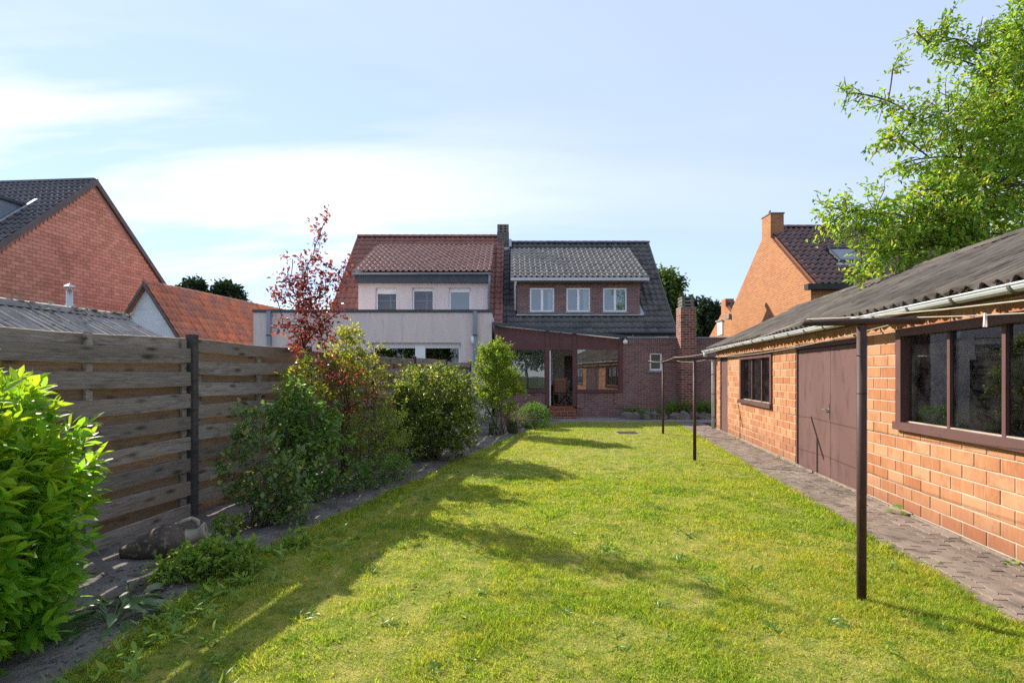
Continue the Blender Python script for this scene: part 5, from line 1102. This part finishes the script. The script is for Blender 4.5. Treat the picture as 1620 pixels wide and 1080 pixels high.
plant('low_shrub', 'low green ground shrub spilling onto the bed edge', 'shrub', (-2.05, 6.7, 0), [lob(560,755,6.7,40,40,1,.7), lob(600,748,6.9,36,34,1,.7), lob(520,770,6.5,34,30,1,.7), lob(640,738,7.3,26,20,1,.7)], M['lf_green'], M['twig'], .04, .024, 14, .12, .008, 12, None, .4, 0, 8, None, .8, .2)
# --- rounded shrub
Z4 = 9.2
plant('round_shrub', 'big rounded shrub with yellow green top in the middle of the bed', 'shrub', (-1.36, 9.3, 0), [lob(690,650,Z4,62,190), lob(690,612,Z4,52,110,1,.6), lob(655,625,Z4,30,44), lob(725,630,Z4,26,34), lob(660,680,Z4,46,80), lob(725,680,Z4,32,50), lob(640,600,9.6,22,18), lob(695,705,Z4,50,50)], M['lf_round'], M['twig'], .068, .042, 14, .16, .014, 14, None, .6, .05, 12, None, .9, .12)
# --- column shrub near the house, green and yellow
Z5 = 12.9
plant('column_shrub', 'tall upright bright green shrub in front of the conservatory corner', 'shrub', (-.36, 12.95, 0), [lob(785,570,Z5,22,40), lob(770,585,Z5,20,30), lob(765,560,Z5,12,12), lob(800,565,Z5,14,14), lob(780,610,Z5,30,60), lob(808,600,Z5,16,22), lob(782,548,Z5,9,7), lob(785,640,Z5,30,46), lob(765,625,Z5,20,24), lob(818,612,Z5,12,12)], M['lf_column'], M['twig'], .066, .036, 26, .22, .02, 15, None, .3, -.3, 10, None, .8, .25)
dt_ = MB(); rr = np.random.default_rng(4)
for i in range(70):
    a = rr.uniform(-.8, 1.5); l = rr.uniform(.5, 1.05); dt_.tube([(rr.normal(0, .08), rr.normal(0, .08), 0), (math.sin(a) * l * .35, rr.normal(0, .12), l * .5 * abs(math.cos(a * .6)) + .1), (math.sin(a) * l * .85, rr.normal(0, .2), l * .8 * abs(math.cos(a * .7)))], [.006, .005, .003], 4)
tw = dt_.build('dry_shrub', M['dry_twig']); tw.location = (-.05, 13.5, 0); tag(tw, 'bare brown twiggy shrub left of the clipped box ball', 'shrub')
plant('box_ball', 'clipped round box bush by the conservatory step', 'shrub', (.63, 14.5, 0), [(.63, 14.5, .34, .42, .42, .36, 420)], M['lf_box'], M['twig'], .034, .02, 16, .10, .012, 16, None, .8, -.2, 8, None, 1.0, .05)
plant('bed_shrub', 'small leafy shrub in shade behind the round shrub by the fence', 'shrub', (-2.1, 10.6, 0), [(-2.1, 10.6, .8, .5, .5, .6, 90), (-1.8, 11.2, .5, .5, .5, .4, 60)], M['lf_green'], M['twig'], .055, .03, 14, .16, .012, 18, None, .4, 0, 8, None, .8, .2)

# strap-leaf clumps
def clump(name, label, cat, base, n, h, w, spread, mat, seed, droop=.6):
    rr = np.random.default_rng(seed); vs, fs = [], []
    for i in range(n):
        a = rr.uniform(0, 2 * PI); s = rr.uniform(.2, 1) * spread; hh_ = h * rr.uniform(.65, 1.1); x0, y0 = rr.normal(0, .05), rr.normal(0, .05); px_, py_ = -math.sin(a), math.cos(a); b = len(vs); k = 5
        for t in range(k + 1):
            q = t / k; r = s * q ** 1.3; z = hh_ * (q - droop * q ** 3 * (s / spread)); ww = w * (1 - q ** 2) * .5 + .001
            vs += [(x0 + math.cos(a) * r + px_ * ww, y0 + math.sin(a) * r + py_ * ww, z), (x0 + math.cos(a) * r - px_ * ww, y0 + math.sin(a) * r - py_ * ww, z)]
        fs += [(b + 2 * t, b + 2 * t + 1, b + 2 * t + 3, b + 2 * t + 2) for t in range(k)]
    o = np_obj(name, vs, fs, mat, None, True); o.location = base; return tag(o, label, cat)
x, z = gp(780, 690); clump('iris_clump', 'grey-green upright iris leaves left of the column shrub foot', 'plant', (x, z, 0), 40, .50, .028, .22, M['lf_iris'], 1, .2)
x, z = gp(806, 686); clump('iris_clump', 'grey-green upright iris leaves near the dry twigs', 'plant', (x + .1, z, 0), 46, .55, .028, .24, M['lf_iris'], 2, .2)
for i, (px, lb) in enumerate(((1064, 'arching dark green strap-leaf clump left of the garden chimney foot'), (1084, 'arching strap-leaf clump in front of the garden chimney foot'), (1108, 'arching strap-leaf clump right of the garden chimney'), (1124, 'arching strap-leaf clump beside the shed downpipe'))):
    clump('daylily_clump', lb, 'plant', ((px - 810) / F * 17.8, 17.8, .15), 90, .72, .026, .55, M['lf_green'], 20 + i, .55)['group'] = 'strap-leaf clumps along the annex wall'
cw = (1016 - 810) / F * 17.9
plant('wall_plant', 'low dark plants creeping along the foot of the annex wall', 'plant', (cw, 17.95, .15), [(cw - .3, 17.75, .25, .5, .25, .14, 50), (cw + .5, 17.7, .22, .5, .25, .12, 44), (cw + .1, 17.45, .2, .5, .12, .10, 24)], M['lf_green'], M['twig'], .05, .03, 12, .1, .006, 19, None, .3, 0, 4)
# hosta, herb mound
def rosette(name, label, base, n, L, W, mat, seed, h=.16, r=.28):
    rr = np.random.default_rng(seed); a = rr.uniform(0, 2 * PI, n); q = rr.uniform(.1, 1, n) ** .7
    P = np.stack([np.cos(a) * q * r * .6, np.sin(a) * q * r * .6, h * (1.0 - .75 * q) * rr.uniform(.8, 1.2, n)], 1); D = np.stack([np.cos(a), np.sin(a), .75 - 1.15 * q + rr.normal(0, .15, n)], 1); s = rr.uniform(.7, 1.2, n)
    v, f = leaf_geo(P, D, L * s, W * s, rr, True, .25, .28); o = np_obj('leaves', v, f, mat, None, True); root = empty(name, base, 0, label, 'plant'); o.parent = root
    st = MB()
    for i in range(0, n, 2): st.tube([(P[i][0] * .1, P[i][1] * .1, 0), tuple(P[i] * np.array((.7, .7, .8))), tuple(P[i])], [.004, .003, .003], 4, False)
    st.build('stalks', mat, root); return root
x, z = gp(178, 985); rosette('hosta_plant', 'pale variegated hosta at the foot of the laurel shrub', (x, z, 0), 46, .16, .06, M['lf_hosta'], 31, .16, .34)
x, z = gp(205, 960); rosette('hosta_plant', 'smaller variegated hosta spilling toward the bare soil', (x, z, 0), 30, .13, .05, M['lf_hosta'], 32, .13, .24)
x, z = gp(312, 925)
plant('herb_mound', 'low bright green leafy mound in front of the lying amphora', 'plant', (x, z, 0), [(x - .16, z, .12, .17, .16, .13, 60), (x + .04, z + .08, .15, .18, .16, .14, 70), (x + .22, z + .16, .15, .16, .15, .13, 46)], M['lf_herb'], M['twig'], .042, .028, 13, .07, .005, 33, None, .5, -.2, 14, None, .8, .15)
for i, (px, py, r, lb) in enumerate(((360, 850, .13, 'small green seedling mound by the amphora mouth'), (470, 868, .10, 'little weed tuft at the lawn edge by the soil strip'), (620, 745, .16, 'small green tuft at the soil edge beneath the privet shrub'))):
    x, z = gp(px, py); plant('bed_weed', lb, 'plant', (x, z, 0), [(x, z, r * .8, r, r, r * .8, 26)], M['lf_herb'], M['twig'], .04, .024, 10, .06, .003, 40 + i, None, .3, -.2, 4)

# weeds scattered through the lawn: one stuff object
def lawn_weeds():
    rr = np.random.default_rng(77); P, D, L = [], [], []
    spots = []
    for _ in range(190):
        Z = rr.uniform(2.3, 9.5); l = lawn_left(Z); x0 = l + (LX1 - l) * rr.random(); spots.append((x0 + Z * TT, Z, rr.uniform(.5, 1.1), 8))
    for _ in range(150):                                    # thicker rough weeds by the bed edge
        Z = rr.uniform(2.3, 5.2); x0 = lawn_left(Z) + abs(rr.normal(0, .35)); spots.append((x0 + Z * TT, Z, rr.uniform(.6, 1.4), 12))
    for x, y, s, k in spots:
        k = int(rr.integers(k // 2, k + 3)); a = rr.uniform(0, 2 * PI, k); up = rr.uniform(.1, .9, k) * (1.6 if s > 1.1 else 1); d = np.stack([np.cos(a), np.sin(a), up], 1)
        P.append(np.stack([x + rr.normal(0, .022 * s, k), y + rr.normal(0, .022 * s, k), .015 + .05 * s * rr.random(k) * (s > .8)], 1)); D.append(d); L.append(.055 * s * rr.uniform(.6, 1.2, k))
    P, D, L = np.concatenate(P), np.concatenate(D), np.concatenate(L); v, f = leaf_geo(P, D, L, L * .30, rr, True, .2, .3)
    tag(np_obj('weeds', v, f, M['lf_herb'], None, True), 'scattered broad-leaved weeds among the lawn and its rough edge', 'weeds', kind='stuff')
lawn_weeds()
def rosettes():
    rr = np.random.default_rng(79); P, D, L = [], [], []
    for _ in range(120):
        Z = rr.uniform(2.2, 8.5); l = lawn_left(Z); x0 = l + (LX1 - l) * rr.random(); k = int(rr.integers(9, 20)); a = rr.uniform(0, 6.28, k); sz_ = rr.uniform(.5, 1.25)
        P.append(np.stack([x0 + Z * TT + rr.normal(0, .03 * sz_, k), Z + rr.normal(0, .03 * sz_, k), np.full(k, .025)], 1)); D.append(np.stack([np.cos(a), np.sin(a), rr.uniform(.15, 1.1, k)], 1)); L.append(.068 * sz_ * rr.uniform(.6, 1.2, k))
    P, D, L = np.concatenate(P), np.concatenate(D), np.concatenate(L); v, f = leaf_geo(P, D, L, L * .2, rr, True, .2, .35)
    tag(np_obj('dandelion_leaves', v, f, M['lf_green'], None, True), 'dark green dandelion leaf rosettes scattered in the lawn', 'weeds', kind='stuff')
rosettes()
# soil litter: crumbs, pebbles and dry leaves
def litter():
    rr = np.random.default_rng(78); m = MB()
    for _ in range(2600):
        Z = rr.uniform(2.4, 11) if rr.random() < .75 else rr.uniform(2.4, 5); l = lawn_left(Z); x0 = l + .06 - abs(rr.normal(0, .55)); X = x0 + Z * TT; s = rr.uniform(.004, .014)
        zb = float(bed_h(np.array(X), np.array(Z), (x0 + 5.4) / (l + .05 + 5.4))); v = [(X + rr.normal(0, s), Z + rr.normal(0, s), zb + rr.uniform(0, s * 1.5)) for _ in range(4)]; m.add(v, [(0, 1, 2), (0, 2, 3), (0, 3, 1), (1, 3, 2)])
    tag(m.build('soil_litter', M['stone'], kind='stuff'), 'crumbs, pebbles and dry bits lying on the bare bed soil', 'litter')
litter()
def wall_foot():
    rr = np.random.default_rng(80); m = MB(); P, D, L = [], [], []
    for _ in range(1500):
        Z = 1.8 + 13 * rr.random() ** 1.6; off = min(abs(rr.normal(0, .05)), .5) if rr.random() < .8 else rr.uniform(0, .75); X = gx(X0S, Z) - .02 - off; q = rr.uniform(.004, .012); zb = .036
        m.add([(X + rr.normal(0, q), Z + rr.normal(0, q), zb + rr.uniform(-.2, .8) * q) for _ in range(4)], [(0, 1, 2), (0, 2, 3), (0, 3, 1), (1, 3, 2)])
    tag(m.build('path_litter', M['wall_dirt'], kind='stuff'), 'sandy crumbs and dry bits along the foot of the shed wall', 'litter')
    for Z, k, h in [(5.55, 9, .10), (4.05, 7, .05), (3.6, 10, .05), (6.4, 6, .04), (9.3, 8, .05), (12.2, 8, .05), (7.9, 5, .035)] + [(rr.uniform(2.5, 12), 5, .03) for _ in range(26)]:
        X = gx(X0S, Z) - .05 if k > 5 else gx(rr.uniform(2.62, 3.3), Z); a = rr.uniform(0, 6.28, k)
        P.append(np.stack([X + rr.normal(0, h * .3, k), Z + rr.normal(0, h * .4, k), .03 + h * rr.random(k)], 1)); D.append(np.stack([np.cos(a), np.sin(a), rr.uniform(.2, 1, k)], 1)); L.append(h * rr.uniform(.6, 1.1, k))
    P, D, L = np.concatenate(P), np.concatenate(D), np.concatenate(L); v, f = leaf_geo(P, D, L, L * .5, rr, True, .2, .3)
    tag(np_obj('path_weeds', v, f, M['lf_herb'], None, True), 'small weeds sprouting from path joints and the shed wall foot', 'weeds', kind='stuff')
wall_foot()

# --- amphora lying on the soil
ax_, az_ = gp(250, 892)
am = empty('amphora', (ax_ + .0, az_ + .10, .145), 0.42, 'weathered grey stone amphora lying on its side by the fence', 'amphora')
rot = Matrix.Rotation(PI / 2, 3, 'Y'); tilt_ = Matrix.Rotation(-.16, 3, 'Y') @ rot
MB().lathe([(0, -.315), (.042, -.315), (.055, -.29), (.07, -.24), (.10, -.17), (.138, -.07), (.152, 0.0), (.145, .06), (.115, .115), (.072, .15)], (0, 0, 0), 22, tilt_).build('body', M['amphora'], am, smooth=True)
MB().lathe([(.073, .148), (.062, .17), (.056, .21), (.066, .255), (.092, .285), (.09, .296), (.068, .28), (.045, .22), (.0, .17)], (0, 0, 0), 18, tilt_).build('neck', M['amphora_pale'], am, smooth=True)
for s_ in (1, -1):
    pts = [tilt_ @ Vector(p) for p in ((-.115 * s_, 0, .10), (-.145 * s_, 0, .15), (-.15 * s_, 0, .21), (-.115 * s_, 0, .25), (-.062 * s_, 0, .24))]; MB().tube(pts, [.022, .018, .017, .018, .02], 8).build('handle', M['amphora_pale'], am, smooth=True)

# ------------------------------------------------------------------ far trees
def far_lobes(px, py, Z, spec): return [lob(px + a, py + b, Z, r, n, 1.0, k) for a, b, r, n, k in spec]
def far_tree(name, label, px, Z, lobes, mat, L, seed, per=16, tr=.3, twig=.9):
    x = (px - 810) / F * Z; zf_ = min(q[2] for q in lobes) * .75
    return plant(name, label, 'tree', (x, Z, 0), lobes, mat, M['bark'], L, L * .55, per, twig, tr, seed, (x, Z, max(1.5, zf_)), .35, .1, None, 'trees beyond the houses', .8, .15, 'crown', .15, .25, .03)
far_tree('broadleaf_tree', 'green broadleaf tree showing right of the black roof', 1058, 42, far_lobes(1058, 480, 42, [(-8, -38, 12, 26, 1), (4, -30, 14, 34, 1), (-6, -15, 18, 44, 1), (12, 0, 16, 40, 1), (-2, 15, 22, 60, 1), (10, 35, 24, 60, 1)]), M['lf_far'], .42, 51)
far_tree('pine_tree', 'dark pine tree with layered crown behind the garden chimney', 1108, 46, far_lobes(1108, 505, 46, [(-16, -24, 9, 22, .5), (0, -14, 16, 40, .5), (14, -12, 14, 36, .5), (-8, 2, 20, 50, .5), (16, 4, 18, 44, .5), (4, 20, 22, 50, .6), (22, 20, 12, 30, .6), (30, -2, 10, 20, .5)]), M['lf_pine'], .40, 52, 20)
for i, (px, py, r, lb) in enumerate(((297, 461, 7, 'leftmost tiny conifer top above the orange roof ridge'), (310, 457, 9, 'second tiny conifer top above the orange roof ridge'), (352, 464, 11, 'rounded dark conifer top above the orange roof ridge'), (372, 468, 7, 'rightmost tiny conifer top above the orange roof ridge'))):
    far_tree('conifer_tree', lb, px, 62, [lob(px, py, 62, r, 34, 1, 1.2), lob(px, py + 12, 62, r * 1.25, 40, 1, 1.2), lob(px, py + 30, 62, r * 1.5, 40, 1, 1.3)], M['lf_pine'], .6, 55 + i, 14, .3, 1.0)

for i, (x, y, h, r, lb) in enumerate(((-7.5, -13, 7.5, 2.6, 'tall tree behind the viewer mirrored in the left conservatory pane'), (-2.5, -15, 6.0, 2.4, 'round tree behind the viewer at the end of the lawn'), (1.4, -13.5, 6.4, 2.6, 'bushy tree behind the viewer by the path end'), (-13, -14, 8.0, 2.8, 'broad tree behind the viewer beyond the neighbour fence'))):
    rr = np.random.default_rng(200 + i); L4 = [(x + rr.normal(0, r * .45), y + rr.normal(0, r * .4), h * .45 + rr.uniform(0, h * .5), r * .55, r * .55, r * .5, 60) for _ in range(7)]
    plant('garden_tree', lb, 'tree', (x, y, 0), L4, M['lf_far'], M['bark'], .26, .15, 14, .5, .14, 210 + i, (x, y, h * .35), .35, .1, None, 'trees at the near end of the garden', .8, .1, 'crown', .15, .25, .02)
